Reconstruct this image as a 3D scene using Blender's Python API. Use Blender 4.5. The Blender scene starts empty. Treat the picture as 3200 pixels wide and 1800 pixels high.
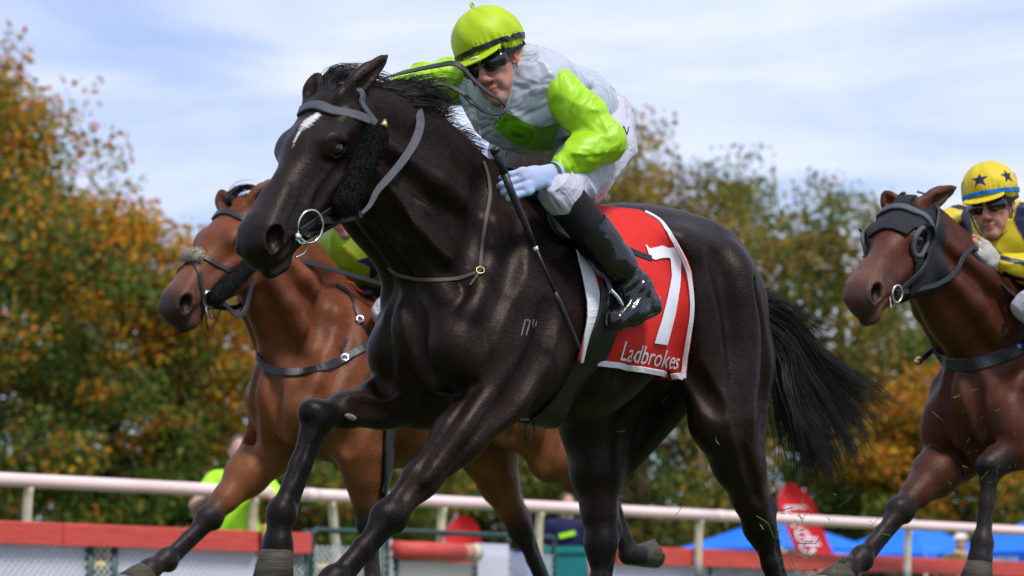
import bpy, bmesh, math, random
import numpy as np
from mathutils import Vector, Matrix
from mathutils.bvhtree import BVHTree
R = math.radians
rng = np.random.default_rng(7)
random.seed(7)
scene = bpy.context.scene
col = scene.collection

# ------------------------------------------------------------------ camera
FPX, CX, CY, HOR, CAMZ = 10000.0, 1600.0, 900.0, 2010.0, 0.15
PITCH = math.atan((HOR - CY) / FPX)
FW = np.array([0, math.cos(PITCH), math.sin(PITCH)])
UP = np.array([0, -math.sin(PITCH), math.cos(PITCH)])
RT = np.array([1.0, 0, 0])
CAM = np.array([0, 0, CAMZ])
cd = bpy.data.cameras.new('camera')
cam = bpy.data.objects.new('camera', cd)
col.objects.link(cam)
cam.location = CAM
cam.rotation_euler = (math.pi / 2 + PITCH, 0, 0)
cd.sensor_width = 36.0
cd.lens = 36.0 * FPX / 3200.0
cd.clip_start = 0.1
cd.clip_end = 3000
cd.dof.use_dof = True
cd.dof.focus_distance = 9.6
cd.dof.aperture_fstop = cd.lens / 1000 / 0.023
scene.camera = cam
scene.render.resolution_x, scene.render.resolution_y = 1024, 576

# ------------------------------------------------------------------ sky, sun, exposure
SUN_EL, SUN_AZ = R(57), R(144)     # azimuth clockwise from +Y (camera looks along +Y): behind the camera, to the right
world = bpy.data.worlds.new('World')
scene.world = world
world.use_nodes = True
wn, wl = world.node_tree.nodes, world.node_tree.links
wn.clear()
wo = wn.new('ShaderNodeOutputWorld')
bg = wn.new('ShaderNodeBackground')
sky = wn.new('ShaderNodeTexSky')
sky.sky_type = 'NISHITA'
sky.sun_disc = False
sky.sun_elevation = SUN_EL
sky.sun_rotation = SUN_AZ
sky.air_density = 1.0
sky.dust_density = 0.6
sky.ozone_density = 2.0
tc = wn.new('ShaderNodeTexCoord')
mp = wn.new('ShaderNodeMapping')
mp.inputs['Scale'].default_value = (5.0, 5.0, 22.0)
mp.inputs['Rotation'].default_value = (0, R(9), 0)
nz = wn.new('ShaderNodeTexNoise')
nz.inputs['Scale'].default_value = 1.5
nz.inputs['Detail'].default_value = 5
nz.inputs['Roughness'].default_value = 0.5
nz.inputs['Distortion'].default_value = 0.5
rp = wn.new('ShaderNodeValToRGB')
rp.color_ramp.elements[0].position = 0.30
rp.color_ramp.elements[0].color = (0.36, 0.36, 0.36, 1)
rp.color_ramp.elements[1].position = 0.62
rp.color_ramp.elements[1].color = (0.97, 0.97, 0.97, 1)
mx = wn.new('ShaderNodeMixRGB')
mx.inputs['Color2'].default_value = (7.5, 8.1, 10.2, 1)       # thin bright cloud
hs = wn.new('ShaderNodeMixRGB')
hs.blend_type = 'MULTIPLY'
hs.inputs['Fac'].default_value = 1
hs.inputs['Color2'].default_value = (0.82, 0.95, 1.25, 1)
wl.new(tc.outputs['Generated'], mp.inputs['Vector'])
wl.new(mp.outputs['Vector'], nz.inputs['Vector'])
wl.new(nz.outputs['Fac'], rp.inputs['Fac'])
wl.new(sky.outputs['Color'], hs.inputs['Color1'])
wl.new(hs.outputs['Color'], mx.inputs['Color1'])
wl.new(rp.outputs['Color'], mx.inputs['Fac'])
wl.new(mx.outputs['Color'], bg.inputs['Color'])
bg.inputs['Strength'].default_value = 0.11
wl.new(bg.outputs['Background'], wo.inputs['Surface'])

sd = bpy.data.lights.new('sun', 'SUN')
sd.energy = 3.1
sd.angle = R(10)
sd.color = (1.0, 0.95, 0.88)
sun = bpy.data.objects.new('sun', sd)
col.objects.link(sun)
sdir = Vector((math.sin(SUN_AZ) * math.cos(SUN_EL), math.cos(SUN_AZ) * math.cos(SUN_EL), math.sin(SUN_EL)))
sun.location = sdir * 50
sun.rotation_euler = sdir.to_track_quat('Z', 'Y').to_euler()
scene.view_settings.view_transform = 'Standard'
scene.view_settings.look = 'None'
scene.view_settings.exposure = 0.08
scene.view_settings.gamma = 1.0

# ------------------------------------------------------------------ pixel helpers (3200 x 1800 photograph pixels)
def ray(x, y):
    return RT * (x - CX) / FPX + FW + UP * (CY - y) / FPX
def at_depth(x, y, Y):
    d = ray(x, y)
    return CAM + d * (Y / d[1])
def on_ground(x, Y):
    return np.array([ray(x, HOR)[0] * Y, Y, 0.0])

class Frame:
    """a horse's own axes: s forward, l to its left, z up; origin on the ground below the withers"""
    def __init__(self, px, py, Y, yaw):
        w = at_depth(px, py, Y)
        self.zw = w[2]
        self.o = np.array([w[0], w[1], 0.0])
        t = R(yaw)
        self.u = np.array([-math.cos(t), -math.sin(t), 0])
        self.l = np.array([math.sin(t), -math.cos(t), 0])
        self.z = np.array([0, 0, 1.0])
        self.Rm = np.stack([self.u, self.l, self.z])
        self.M = Matrix(((self.u[0], self.l[0], 0, self.o[0]), (self.u[1], self.l[1], 0, self.o[1]), (0, 0, 1, 0), (0, 0, 0, 1)))
    def q(self, x, y, lat=0.0):
        d = ray(x, y)
        t = ((self.o + self.l * lat - CAM) @ self.l) / (d @ self.l)
        return self.Rm @ (CAM + d * t - self.o)
    def loc(self, w):
        return self.Rm @ (np.asarray(w) - self.o)
    def world(self, p):
        return self.o + np.asarray(p) @ self.Rm
    def ray(self, x, y):
        return self.loc(CAM), self.Rm @ (ray(x, y) / np.linalg.norm(ray(x, y)))

# ------------------------------------------------------------------ object helpers
def link(o, parent=None):
    col.objects.link(o)
    if parent is not None:
        o.parent = parent
    return o
def tag(o, label=None, cat=None, group=None, kind=None):
    if label: o['label'] = label
    if cat: o['category'] = cat
    if group: o['group'] = group
    if kind: o['kind'] = kind
    return o
def empty(name, label, cat, M=None, group=None):
    o = bpy.data.objects.new(name, None)
    link(o)
    o.empty_display_size = 0.1
    if M is not None:
        o.matrix_world = M if isinstance(M, Matrix) else Matrix.Translation(M)
    return tag(o, label, cat, group)
def mesh_obj(name, verts, faces, mat, parent=None, smooth=True, colors=None):
    me = bpy.data.meshes.new(name)
    if isinstance(faces, np.ndarray) and len(faces):
        n = faces.shape[1]
        me.vertices.add(len(verts))
        me.vertices.foreach_set('co', np.asarray(verts, dtype=np.float32).ravel())
        me.loops.add(faces.size)
        me.loops.foreach_set('vertex_index', faces.astype(np.int32).ravel())
        me.polygons.add(len(faces))
        me.polygons.foreach_set('loop_start', np.arange(0, faces.size, n, dtype=np.int32))
        me.polygons.foreach_set('loop_total', np.full(len(faces), n, dtype=np.int32))
        me.update(calc_edges=True)
    else:
        me.from_pydata([tuple(v) for v in verts], [], [tuple(f) for f in faces])
        me.update()
    if colors is not None:
        a = me.color_attributes.new('Col', 'FLOAT_COLOR', 'POINT')
        c = np.ones((len(me.vertices), 4), dtype=np.float32)
        c[:, :colors.shape[1]] = colors
        a.data.foreach_set('color', c.ravel())
    me.shade_smooth() if smooth else me.shade_flat()
    if mat: me.materials.append(mat)
    return link(bpy.data.objects.new(name, me), parent)

class MB:
    """collects simple shapes into one mesh"""
    def __init__(self): self.v, self.f = [], []
    def add(self, v, f):
        b = len(self.v)
        self.v += [tuple(x) for x in v]
        self.f += [tuple(i + b for i in q) for q in f]
        return self
    def box(self, c, s, rz=0.0, M=None):
        vs = []
        for x in (-1, 1):
            for y in (-1, 1):
                for z in (-1, 1):
                    p = np.array([x * s[0] / 2, y * s[1] / 2, z * s[2] / 2])
                    if M is not None: p = np.asarray(M) @ p
                    elif rz: p = np.array([p[0] * math.cos(rz) - p[1] * math.sin(rz), p[0] * math.sin(rz) + p[1] * math.cos(rz), p[2]])
                    vs.append(p + np.asarray(c))
        return self.add(vs, [(0, 1, 3, 2), (4, 6, 7, 5), (0, 4, 5, 1), (2, 3, 7, 6), (0, 2, 6, 4), (1, 5, 7, 3)])
    def tube(self, pts, rad, n=8, cap=True):
        v, f = tube(pts, rad, n, cap)
        return self.add(v, f)
    def ribbon(self, pts, w, t, up):
        v, f = ribbon(pts, w, t, up)
        return self.add(v, f)
    def build(self, name, mat, parent=None, smooth=False):
        return mesh_obj(name, self.v, self.f, mat, parent, smooth)

def nrm(v):
    v = np.asarray(v, dtype=float)
    return v / (np.linalg.norm(v) + 1e-12)
def spline(pts, n=8):
    """Catmull-Rom through the points"""
    P = np.asarray(pts, dtype=float)
    Q = np.vstack([2 * P[0] - P[1], P, 2 * P[-1] - P[-2]])
    out = []
    for i in range(1, len(Q) - 2):
        for t in np.linspace(0, 1, n, endpoint=False):
            a, b, c, d = Q[i - 1], Q[i], Q[i + 1], Q[i + 2]
            out.append(0.5 * (2 * b + (c - a) * t + (2 * a - 5 * b + 4 * c - d) * t * t + (3 * b - a - 3 * c + d) * t ** 3))
    out.append(P[-1])
    return np.array(out)
def tube(pts, rad, n=8, cap=True):
    P = np.asarray(pts, dtype=float)
    rad = np.full(len(P), rad) if np.isscalar(rad) else np.interp(np.linspace(0, 1, len(P)), np.linspace(0, 1, len(rad)), rad)
    T = np.gradient(P, axis=0)
    ref = np.array([0.13, 0.2, 0.97])
    if abs(nrm(T[0]) @ ref) > 0.9: ref = np.array([0.9, 0.3, 0.1])
    v, f = [], []
    a = None
    for i in range(len(P)):
        t = nrm(T[i])
        a = nrm(np.cross(t, ref)) if a is None else nrm(a - t * (a @ t))
        b = np.cross(t, a)
        for k in range(n):
            an = 2 * math.pi * k / n
            v.append(P[i] + rad[i] * (a * math.cos(an) + b * math.sin(an)))
    for i in range(len(P) - 1):
        for k in range(n):
            f.append((i * n + k, i * n + (k + 1) % n, (i + 1) * n + (k + 1) % n, (i + 1) * n + k))
    if cap:
        f.append(tuple(range(n - 1, -1, -1)))
        f.append(tuple(range((len(P) - 1) * n, len(P) * n)))
    return v, f
def ribbon(pts, w, t, up):
    """flat strap: rectangular section w x t, 'up' = outward normal (one vector or one per point)"""
    P = np.asarray(pts, dtype=float)
    T = np.gradient(P, axis=0)
    U = np.asarray(up, dtype=float)
    if U.ndim == 1: U = np.tile(U, (len(P), 1))
    W = np.full(len(P), w) if np.isscalar(w) else np.interp(np.linspace(0, 1, len(P)), np.linspace(0, 1, len(w)), w)
    v, f = [], []
    for i in range(len(P)):
        tt = nrm(T[i]); s = nrm(np.cross(tt, U[i])); u = np.cross(s, tt)
        for x, y in ((-1, -.6), (-1, .6), (-.85, 1), (.85, 1), (1, .6), (1, -.6)):
            v.append(P[i] + s * x * W[i] / 2 + u * y * t / 2)
    n = 6
    for i in range(len(P) - 1):
        for k in range(n):
            f.append((i * n + k, (i + 1) * n + k, (i + 1) * n + (k + 1) % n, i * n + (k + 1) % n))
    f.append(tuple(range(n)))
    f.append(tuple(range(len(v) - 1, len(v) - n - 1, -1)))
    return v, f

# ------------------------------------------------------------------ materials
def mat(name, color, rough=0.6, spec=0.5, metal=0.0, noise=0.0, nscale=8.0, bump=0.0, bscale=60.0, sheen=0.0, coat=0.0,
        attr=False, aniso=None, transl=0.0, bdist=0.01, color2=None, bdetail=4, bwarp=0.0):
    m = bpy.data.materials.new(name)
    m.use_nodes = True
    nt = m.node_tree
    N, L = nt.nodes, nt.links
    b = N['Principled BSDF']
    b.inputs['Roughness'].default_value = rough
    b.inputs['Specular IOR Level'].default_value = spec
    b.inputs['Metallic'].default_value = metal
    b.inputs['Sheen Weight'].default_value = sheen
    b.inputs['Coat Weight'].default_value = coat
    b.inputs['Base Color'].default_value = (*color, 1)
    tcn = N.new('ShaderNodeTexCoord')
    src = None
    if attr:
        a = N.new('ShaderNodeAttribute'); a.attribute_name = 'Col'
        src = a.outputs['Color']
    vec = tcn.outputs['Object']
    if aniso:
        mpn = N.new('ShaderNodeMapping'); mpn.inputs['Scale'].default_value = aniso
        L.new(vec, mpn.inputs['Vector']); vec = mpn.outputs['Vector']
    if noise:
        nzn = N.new('ShaderNodeTexNoise'); nzn.inputs['Scale'].default_value = nscale; nzn.inputs['Detail'].default_value = 6
        L.new(vec, nzn.inputs['Vector'])
        r = N.new('ShaderNodeValToRGB')
        r.color_ramp.elements[0].position, r.color_ramp.elements[1].position = 0.3, 0.7
        mxn = N.new('ShaderNodeMixRGB')
        if color2 is not None:
            r.color_ramp.elements[0].color = (0, 0, 0, 1); r.color_ramp.elements[1].color = (1, 1, 1, 1)
            mxn.inputs['Color2'].default_value = (*color2, 1)
            L.new(r.outputs['Color'], mxn.inputs['Fac'])
        else:
            r.color_ramp.elements[0].color = (1 - noise,) * 3 + (1,); r.color_ramp.elements[1].color = (1 + noise * .5,) * 3 + (1,)
            mxn.blend_type = 'MULTIPLY'; mxn.inputs['Fac'].default_value = 1
            L.new(r.outputs['Color'], mxn.inputs['Color2'])
        L.new(nzn.outputs['Fac'], r.inputs['Fac'])
        if src: L.new(src, mxn.inputs['Color1'])
        else: mxn.inputs['Color1'].default_value = (*color, 1)
        src = mxn.outputs['Color']
    if src: L.new(src, b.inputs['Base Color'])
    if bump:
        nb = N.new('ShaderNodeTexNoise'); nb.inputs['Scale'].default_value = bscale; nb.inputs['Detail'].default_value = bdetail; nb.inputs['Distortion'].default_value = bwarp
        L.new(vec, nb.inputs['Vector'])
        bp = N.new('ShaderNodeBump'); bp.inputs['Strength'].default_value = bump; bp.inputs['Distance'].default_value = bdist
        L.new(nb.outputs['Fac'], bp.inputs['Height'])
        L.new(bp.outputs['Normal'], b.inputs['Normal'])
    if transl:
        tr = N.new('ShaderNodeBsdfTranslucent'); ms = N.new('ShaderNodeMixShader'); ms.inputs['Fac'].default_value = transl
        if src: L.new(src, tr.inputs['Color'])
        else: tr.inputs['Color'].default_value = (*color, 1)
        L.new(b.outputs['BSDF'], ms.inputs[1]); L.new(tr.outputs['BSDF'], ms.inputs[2])
        L.new(ms.outputs['Shader'], N['Material Output'].inputs['Surface'])
    return m

# ------------------------------------------------------------------ signed-distance modelling (organic bodies as one skin)
class SDF:
    def __init__(self): self.p = []
    def cone(self, a, b, ra, rb, k=0.05, w=1.0, wax=(0, 1, 0), sub=False):
        self.p.append(('c', np.asarray(a, float), np.asarray(b, float), ra, rb, k, w, nrm(wax), sub)); return self
    def chain(self, pts, rads, k=0.04, w=1.0, wax=(0, 1, 0)):
        for i in range(len(pts) - 1): self.cone(pts[i], pts[i + 1], rads[i], rads[i + 1], k, w, wax)
        return self
    def ell(self, c, r, A=None, k=0.05, sub=False):
        """ellipsoid; rows of A are its axes"""
        self.p.append(('e', np.asarray(c, float), np.asarray(r, float), np.eye(3) if A is None else np.asarray(A, float), k, sub)); return self
    def bounds(self):
        lo, hi = np.full(3, 1e9), np.full(3, -1e9)
        for q in self.p:
            if q[-1]: continue
            if q[0] == 'c':
                m = max(q[3], q[4]) * max(1, q[6])
                lo = np.minimum(lo, np.minimum(q[1], q[2]) - m); hi = np.maximum(hi, np.maximum(q[1], q[2]) + m)
            else:
                e = np.sqrt(((q[3] * q[2][:, None]) ** 2).sum(0))
                lo = np.minimum(lo, q[1] - e); hi = np.maximum(hi, q[1] + e)
        return lo - .03, hi + .03
    def mesh(self, axes, warp=None):
        X, Y, Z = [np.asarray(a, np.float32) for a in axes]
        f = np.full((len(X), len(Y), len(Z)), 1.0, np.float32)
        for q in self.p:
            if q[0] == 'c':
                _, a, b, ra, rb, k, w, wax, sub = q
                m = max(ra, rb) * max(1, w) + k + .02
                lo, hi = np.minimum(a, b) - m, np.maximum(a, b) + m
            else:
                _, c, r, A, k, sub = q
                e = np.sqrt(((A * r[:, None]) ** 2).sum(0)) + k + .02
                lo, hi = c - e, c + e
            sl = []
            for ax, l0, h0 in zip((X, Y, Z), lo, hi):
                i0, i1 = np.searchsorted(ax, l0), np.searchsorted(ax, h0)
                sl.append(slice(i0, i1))
            if any(s.stop <= s.start for s in sl): continue
            x, y, z = X[sl[0]][:, None, None], Y[sl[1]][None, :, None], Z[sl[2]][None, None, :]
            if q[0] == 'c':
                ba = (b - a).astype(np.float32); L2 = max(float(ba @ ba), 1e-9)
                px, py, pz = x - np.float32(a[0]), y - np.float32(a[1]), z - np.float32(a[2])
                t = np.clip((px * ba[0] + py * ba[1] + pz * ba[2]) / np.float32(L2), 0, 1)
                dx, dy, dz = px - t * ba[0], py - t * ba[1], pz - t * ba[2]
                d2 = dx * dx + dy * dy + dz * dz
                if w != 1.0:
                    c_ = dx * np.float32(wax[0]) + dy * np.float32(wax[1]) + dz * np.float32(wax[2])
                    d2 = d2 + c_ * c_ * np.float32(1 / w ** 2 - 1)
                d = (np.sqrt(np.maximum(d2, 0)) - (np.float32(ra) + np.float32(rb - ra) * t)) * np.float32(min(1, w) ** .5)
            else:
                px, py, pz = x - np.float32(c[0]), y - np.float32(c[1]), z - np.float32(c[2])
                k0 = 0; k1 = 0
                for i in range(3):
                    ti = px * np.float32(A[i][0]) + py * np.float32(A[i][1]) + pz * np.float32(A[i][2])
                    k0 = k0 + (ti / np.float32(r[i])) ** 2
                    k1 = k1 + (ti / np.float32(r[i] ** 2)) ** 2
                k0 = np.sqrt(k0); k1 = np.sqrt(k1) + np.float32(1e-6)
                d = k0 * (k0 - 1) / k1
            g = f[sl[0], sl[1], sl[2]]
            if sub:
                d = -d
                h = np.maximum(k - np.abs(g - d), 0) / k
                f[sl[0], sl[1], sl[2]] = np.maximum(g, d) + h * h * k * np.float32(.25)
            else:
                h = np.maximum(k - np.abs(g - d), 0) / k
                f[sl[0], sl[1], sl[2]] = np.minimum(g, d) - h * h * k * np.float32(.25)
        if warp is not None: f = f + warp(X[:, None, None], Y[None, :, None], Z[None, None, :]).astype(np.float32)
        return surface_nets(f, X, Y, Z)
    def auto(self, h, warp=None):
        lo, hi = self.bounds()
        return self.mesh([np.arange(lo[i], hi[i] + h, h) for i in range(3)], warp)

def surface_nets(f, X, Y, Z):
    s = f < 0
    c = np.zeros(tuple(n - 1 for n in f.shape), np.uint8)
    for i in (0, 1):
        for j in (0, 1):
            for k in (0, 1):
                c += s[i:f.shape[0] - 1 + i, j:f.shape[1] - 1 + j, k:f.shape[2] - 1 + k]
    I, J, K = np.nonzero((c > 0) & (c < 8))
    idx = np.full(c.shape, -1, np.int32)
    idx[I, J, K] = np.arange(len(I))
    acc = np.zeros((len(I), 3)); cnt = np.zeros(len(I))
    co = [(i, j, k) for i in (0, 1) for j in (0, 1) for k in (0, 1)]
    val = {o: f[I + o[0], J + o[1], K + o[2]] for o in co}
    for o in co:
        for ax in range(3):
            if o[ax]: continue
            p = list(o); p[ax] = 1; p = tuple(p)
            a, b = val[o], val[p]
            m = (a < 0) != (b < 0)
            t = np.where(m, a / np.where(m, a - b, 1), 0)
            q = np.tile(np.array(o, float), (len(I), 1)); q[:, ax] = t
            acc[m] += q[m]; cnt[m] += 1
    acc /= cnt[:, None]
    V = np.empty((len(I), 3))
    for d, (ax, ii) in enumerate(((X, I), (Y, J), (Z, K))):
        V[:, d] = ax[ii] + acc[:, d] * (ax[ii + 1] - ax[ii])
    F = []
    n = f.shape
    for ax in range(3):
        o = [0, 0, 0]; o[ax] = 1
        a = s[:n[0] - o[0], :n[1] - o[1], :n[2] - o[2]]; b = s[o[0]:, o[1]:, o[2]:]
        ii = np.nonzero(a != b)
        u, v = (ax + 1) % 3, (ax + 2) % 3
        ok = (ii[u] > 0) & (ii[v] > 0) & (ii[u] < n[u] - 1) & (ii[v] < n[v] - 1)
        ii = [x[ok] for x in ii]
        fl = a[tuple(ii)]
        def cell(du, dv):
            w = list(ii); w[u] = w[u] - du; w[v] = w[v] - dv
            return idx[tuple(w)]
        q = np.stack([cell(1, 1), cell(0, 1), cell(0, 0), cell(1, 0)], 1)
        q[~fl] = q[~fl][:, ::-1]
        F.append(q)
    F = np.concatenate(F)
    return V, F[(F >= 0).all(1)]
def graded(lo, hi, h0, h1, a, b):
    """axis samples: spacing h1 inside [a,b], h0 elsewhere"""
    out, x = [lo], lo
    while x < hi:
        x += h1 if a <= x <= b else h0
        out.append(x)
    return np.array(out)
def smooth_mesh(V, F, it=2, lam=0.5):
    E = np.concatenate([F[:, [0, 1]], F[:, [1, 2]], F[:, [2, 3]], F[:, [3, 0]]])
    n = len(V)
    deg = np.bincount(E[:, 0], minlength=n) + np.bincount(E[:, 1], minlength=n)
    for _ in range(it):
        S = np.stack([np.bincount(E[:, 0], V[E[:, 1], d], n) + np.bincount(E[:, 1], V[E[:, 0], d], n) for d in range(3)], 1)
        V = V + lam * (S / np.maximum(deg, 1)[:, None] - V)
    return V
def bvh_of(V, F):
    return BVHTree.FromPolygons([tuple(v) for v in V], [tuple(int(i) for i in q) for q in F])
def sstep(a, b, x):
    t = np.clip((x - a) / (b - a), 0, 1)
    return t * t * (3 - 2 * t)
# ------------------------------------------------------------------ ground
M_turf = mat('racecourse_turf', (.05, .09, .02), .9, .2, noise=.5, nscale=.8, bump=.8, bscale=30, color2=(.08, .10, .03))
g = mesh_obj('ground', [(-1500, -400, 0), (1500, -400, 0), (1500, 2200, 0), (-1500, 2200, 0)], [(0, 1, 2, 3)], M_turf, None, False)
tag(g, 'mown green turf of the racecourse', None, None, 'structure')

# ------------------------------------------------------------------ autumn trees
M_bark = mat('bark', (.07, .05, .035), .9, .2, noise=.5, nscale=4, bump=.6, bscale=12, aniso=(3, 3, .6))
M_leaf = mat('autumn_leaves', (.1, .08, .02), .55, .3, attr=True, transl=.55)
PAL_O = np.array([(.50, .20, .015), (.55, .29, .02), (.40, .12, .02), (.46, .30, .03), (.30, .20, .02)])
PAL_G = np.array([(.065, .12, .018), (.11, .16, .025), (.045, .09, .018), (.17, .20, .03), (.08, .11, .025)])
PAL_B = np.array([(.28, .19, .04), (.20, .16, .035), (.33, .17, .035), (.10, .12, .03), (.38, .25, .04)])
def tree(label, x, Y, h, rx, orange, seed, dens=1.0, low=.12, pal=None, leaf=.12, n_leaf=26000, holes=.0):
    r = np.random.default_rng(seed)
    p = on_ground(x, Y)
    t = empty('autumn_tree', label, 'tree', Vector(p), 'autumn trees behind the rail')
    tr = MB()
    top = np.array([r.uniform(-.4, .4), r.uniform(-.4, .4), h * .93])
    spine = spline([(0, 0, -.05), (r.uniform(-.15, .15), r.uniform(-.15, .15), h * .3), top * .65 + [r.uniform(-.3, .3), 0, 0], top], 6)
    tr.tube(spine, [h * .028, h * .020, h * .012, .02], 9)
    tr.build('trunk', M_bark, t, True)
    # limbs, each a part
    C = []          # clump centres
    nl = int(13 + h)
    for i in range(nl):
        zz = h * (low + .06 + (.82 - low) * (i + .5) / nl)
        b = np.array([np.interp(zz, spine[:, 2], spine[:, k]) for k in range(3)])
        an = i * 2.4 + r.uniform(-.4, .4)
        u = zz / h
        prof = math.sin(math.pi * min(1, max(.08, (u - low * .6) / (1.04 - low * .6)) ** .75)) ** .7
        L = rx * prof * r.uniform(.75, 1.12)
        e = b + np.array([math.cos(an) * L, math.sin(an) * L, L * r.uniform(.15, .55)])
        m_ = b * .5 + e * .5 + np.array([0, 0, -.06 * L])
        pts = spline([b, m_, e], 4)
        mb = MB(); mb.tube(pts, [.02 + .010 * h * (1 - u), .012], 5); mb.build('limb', M_bark, t, True)
        for k in range(int(9 * dens)):
            s_ = r.uniform(.25, 1.05)
            c = b * (1 - s_) + e * s_ + np.clip(r.normal(0, 1, 3), -1.6, 1.6) * .14 * rx * np.array([1, 1, .8])
            C.append(c)
    for k in range(int(26 * dens)):
        an = r.uniform(0, 6.28); zz = r.uniform(.55, .99) * h
        rr = rx * .5 * math.sqrt(max(0, 1 - (zz / h - .4) ** 2 / .40)) * r.uniform(.2, 1)
        C.append(np.array([math.cos(an) * rr, math.sin(an) * rr, zz]))
    C = np.array(C)
    C = C[C[:, 2] > .25]
    n = int(n_leaf * dens)
    ci = r.integers(0, len(C), n)
    cs = r.uniform(.28, .62, len(C)) * (rx / 2.6) ** .5
    P = C[ci] + np.clip(r.normal(0, 1, (n, 3)), -1.7, 1.7) * cs[ci][:, None] * np.array([.75, .75, .55])
    P[:, 2] = np.maximum(P[:, 2], .1)
    a = r.normal(0, 1, (n, 3)); a /= np.linalg.norm(a, axis=1)[:, None]
    b = np.cross(a, r.normal(0, 1, (n, 3))); b /= np.linalg.norm(b, axis=1)[:, None]
    sz = leaf * r.uniform(.4, 1.25, n)[:, None]
    V = np.stack([P - a * sz * .6, P + b * sz * .36 + a * sz * .05, P + a * sz * .6, P - b * sz * .36 - a * sz * .05], 1).reshape(-1, 3)
    Fq = np.arange(4 * n).reshape(-1, 4)
    # colour: each clump turns at its own pace, sunny top first
    tone = np.clip(orange - .16 + .85 * (C[:, 2] / h - .50) + r.normal(0, .26, len(C)), 0, 1)
    pick = r.uniform(0, 1, n) < np.clip((tone[ci] - .52) * 2.4 + .5, .06, .94)
    po = PAL_O if pal is None else pal
    c = np.where(pick[:, None], po[r.integers(0, len(po), n)], PAL_G[r.integers(0, len(PAL_G), n)]) * r.uniform(.9, 1.75, n)[:, None]
    mesh_obj('crown', V, Fq, M_leaf, t, False, np.repeat(c, 4, 0))
    return t
TS = 1.42
TREES = [
    ('tall golden tree at the left edge, its top near the upper corner', -40, 47, 8.9, 2.6, .47, 1, 1.15, .06, None),
    ('green and gold tree right of the tallest one at left', 340, 49, 7.2, 2.0, .40, 2, .9, .05, None),
    ('small orange tree behind the bay horse head', 575, 50, 6.5, 1.8, .58, 3, .8, .05, None),
    ('green tree behind the black-brown horse neck', 900, 54, 5.9, 2.1, .35, 4, .8, .05, None),
    ('low golden tree behind the bay horse neck', 1130, 50, 5.4, 1.9, .5, 5, .8, .05, None),
    ('dark green tree behind the black-brown horse belly', 1500, 56, 5.6, 2.4, .18, 6, 1.0, .04, None),
    ('tall brown-gold tree above the red saddle cloth', 1985, 55, 9.0, 2.6, .68, 7, .8, .05, PAL_B),
    ('broad bronze tree behind the black-brown horse rump', 2290, 57, 8.8, 2.4, .5, 8, .75, .05, PAL_B),
    ('thin olive tree with sky gaps above the black tail', 2590, 58, 8.6, 2.3, .4, 9, .62, .06, PAL_B),
    ('sparse green tree left of the hooded horse head', 2790, 60, 6.6, 1.9, .35, 10, .5, .05, PAL_B),
    ('low orange tree behind the hooded horse chest', 2960, 57, 4.9, 2.2, .6, 11, .8, .04, None),
    ('green tree at the right edge behind the hooded horse', 3230, 60, 5.3, 2.4, .35, 12, .8, .04, None)]
for a in TREES: tree(a[0], a[1], a[2] * TS, a[3] * TS, a[4] * TS, *a[5:], leaf=.15, n_leaf=36000)
M_hedge = mat('hedge_leaves', (.04, .06, .02), .6, .3, attr=True, transl=.25)
def hedge():
    r = np.random.default_rng(77)
    n = 60000
    xs = r.uniform(-19, 20, n); P = np.stack([xs, 88 + r.normal(0, .9, n), np.abs(r.uniform(0, 1, n)) ** .8 * (4.6 + .5 * np.sin(xs * .9) + .4 * np.sin(xs * 2.3 + 1))], 1)
    a = r.normal(0, 1, (n, 3)); a /= np.linalg.norm(a, axis=1)[:, None]
    b = np.cross(a, r.normal(0, 1, (n, 3))); b /= np.linalg.norm(b, axis=1)[:, None]
    sz = .17 * r.uniform(.5, 1.2, n)[:, None]
    V = np.stack([P - a * sz * .6, P + b * sz * .4, P + a * sz * .6, P - b * sz * .4], 1).reshape(-1, 3)
    c = np.where(r.uniform(0, 1, n)[:, None] < .2, PAL_O[r.integers(0, 5, n)], PAL_G[r.integers(0, 5, n)]) * r.uniform(.6, 1.2, n)[:, None]
    o = mesh_obj('hedge', V, np.arange(4 * n).reshape(-1, 4), M_hedge, None, False, np.repeat(c, 4, 0))
    tag(o, 'dark green hedge running behind the autumn trees', 'hedge', None, 'stuff')
hedge()
# ------------------------------------------------------------------ rail, fence, tents, flags and people beyond the track
M_rail = mat('rail_plastic', (.86, .64, .60), .32, .5, noise=.12, nscale=1.5)
M_post = mat('cream_post', (.62, .55, .38), .6, .3, noise=.3, nscale=6)
M_grey = mat('grey_collar', (.28, .29, .29), .6, .4)
M_redb = mat('red_paint', (.60, .075, .055), .55, .35, noise=.22, nscale=5, aniso=(1, 1, 9), bump=.2, bscale=30)
M_green = mat('green_metal', (.015, .055, .045), .45, .5, noise=.2)
M_wire = mat('galvanised_wire', (.80, .80, .82), .5, .5)
M_bann = mat('white_banner_back', (.62, .63, .74), .7, .2, noise=.1, nscale=3)
M_cream = mat('cream_banner_back', (.74, .71, .56), .7, .2, noise=.15, nscale=2)
M_teal = mat('teal_plastic', (.01, .22, .22), .5, .4, noise=.2, nscale=3)
M_rope = mat('straw_rope', (.48, .33, .10), .9, .1, noise=.4, nscale=40, bump=.5, bscale=90)
rA, rB = at_depth(0, 1498, 22.5), at_depth(3200, 1660, 32.9)
rd = nrm(rB - rA); rd[2] = 0; rd = nrm(rd)
def rail_t(px, A, D):
    """distance along the line A + t D under photograph column px"""
    k = (px - CX) / FPX / math.cos(PITCH) * 1.0
    d = ray(px, 1640); k = d[0] / d[1]
    return (k * A[1] - A[0]) / (D[0] - k * D[1])
zr = (rA[2] + rB[2]) / 2
rail = empty('running_rail', 'long white and pink plastic running rail on cream posts', 'rail', Vector((rA[0], rA[1], 0)))
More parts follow.
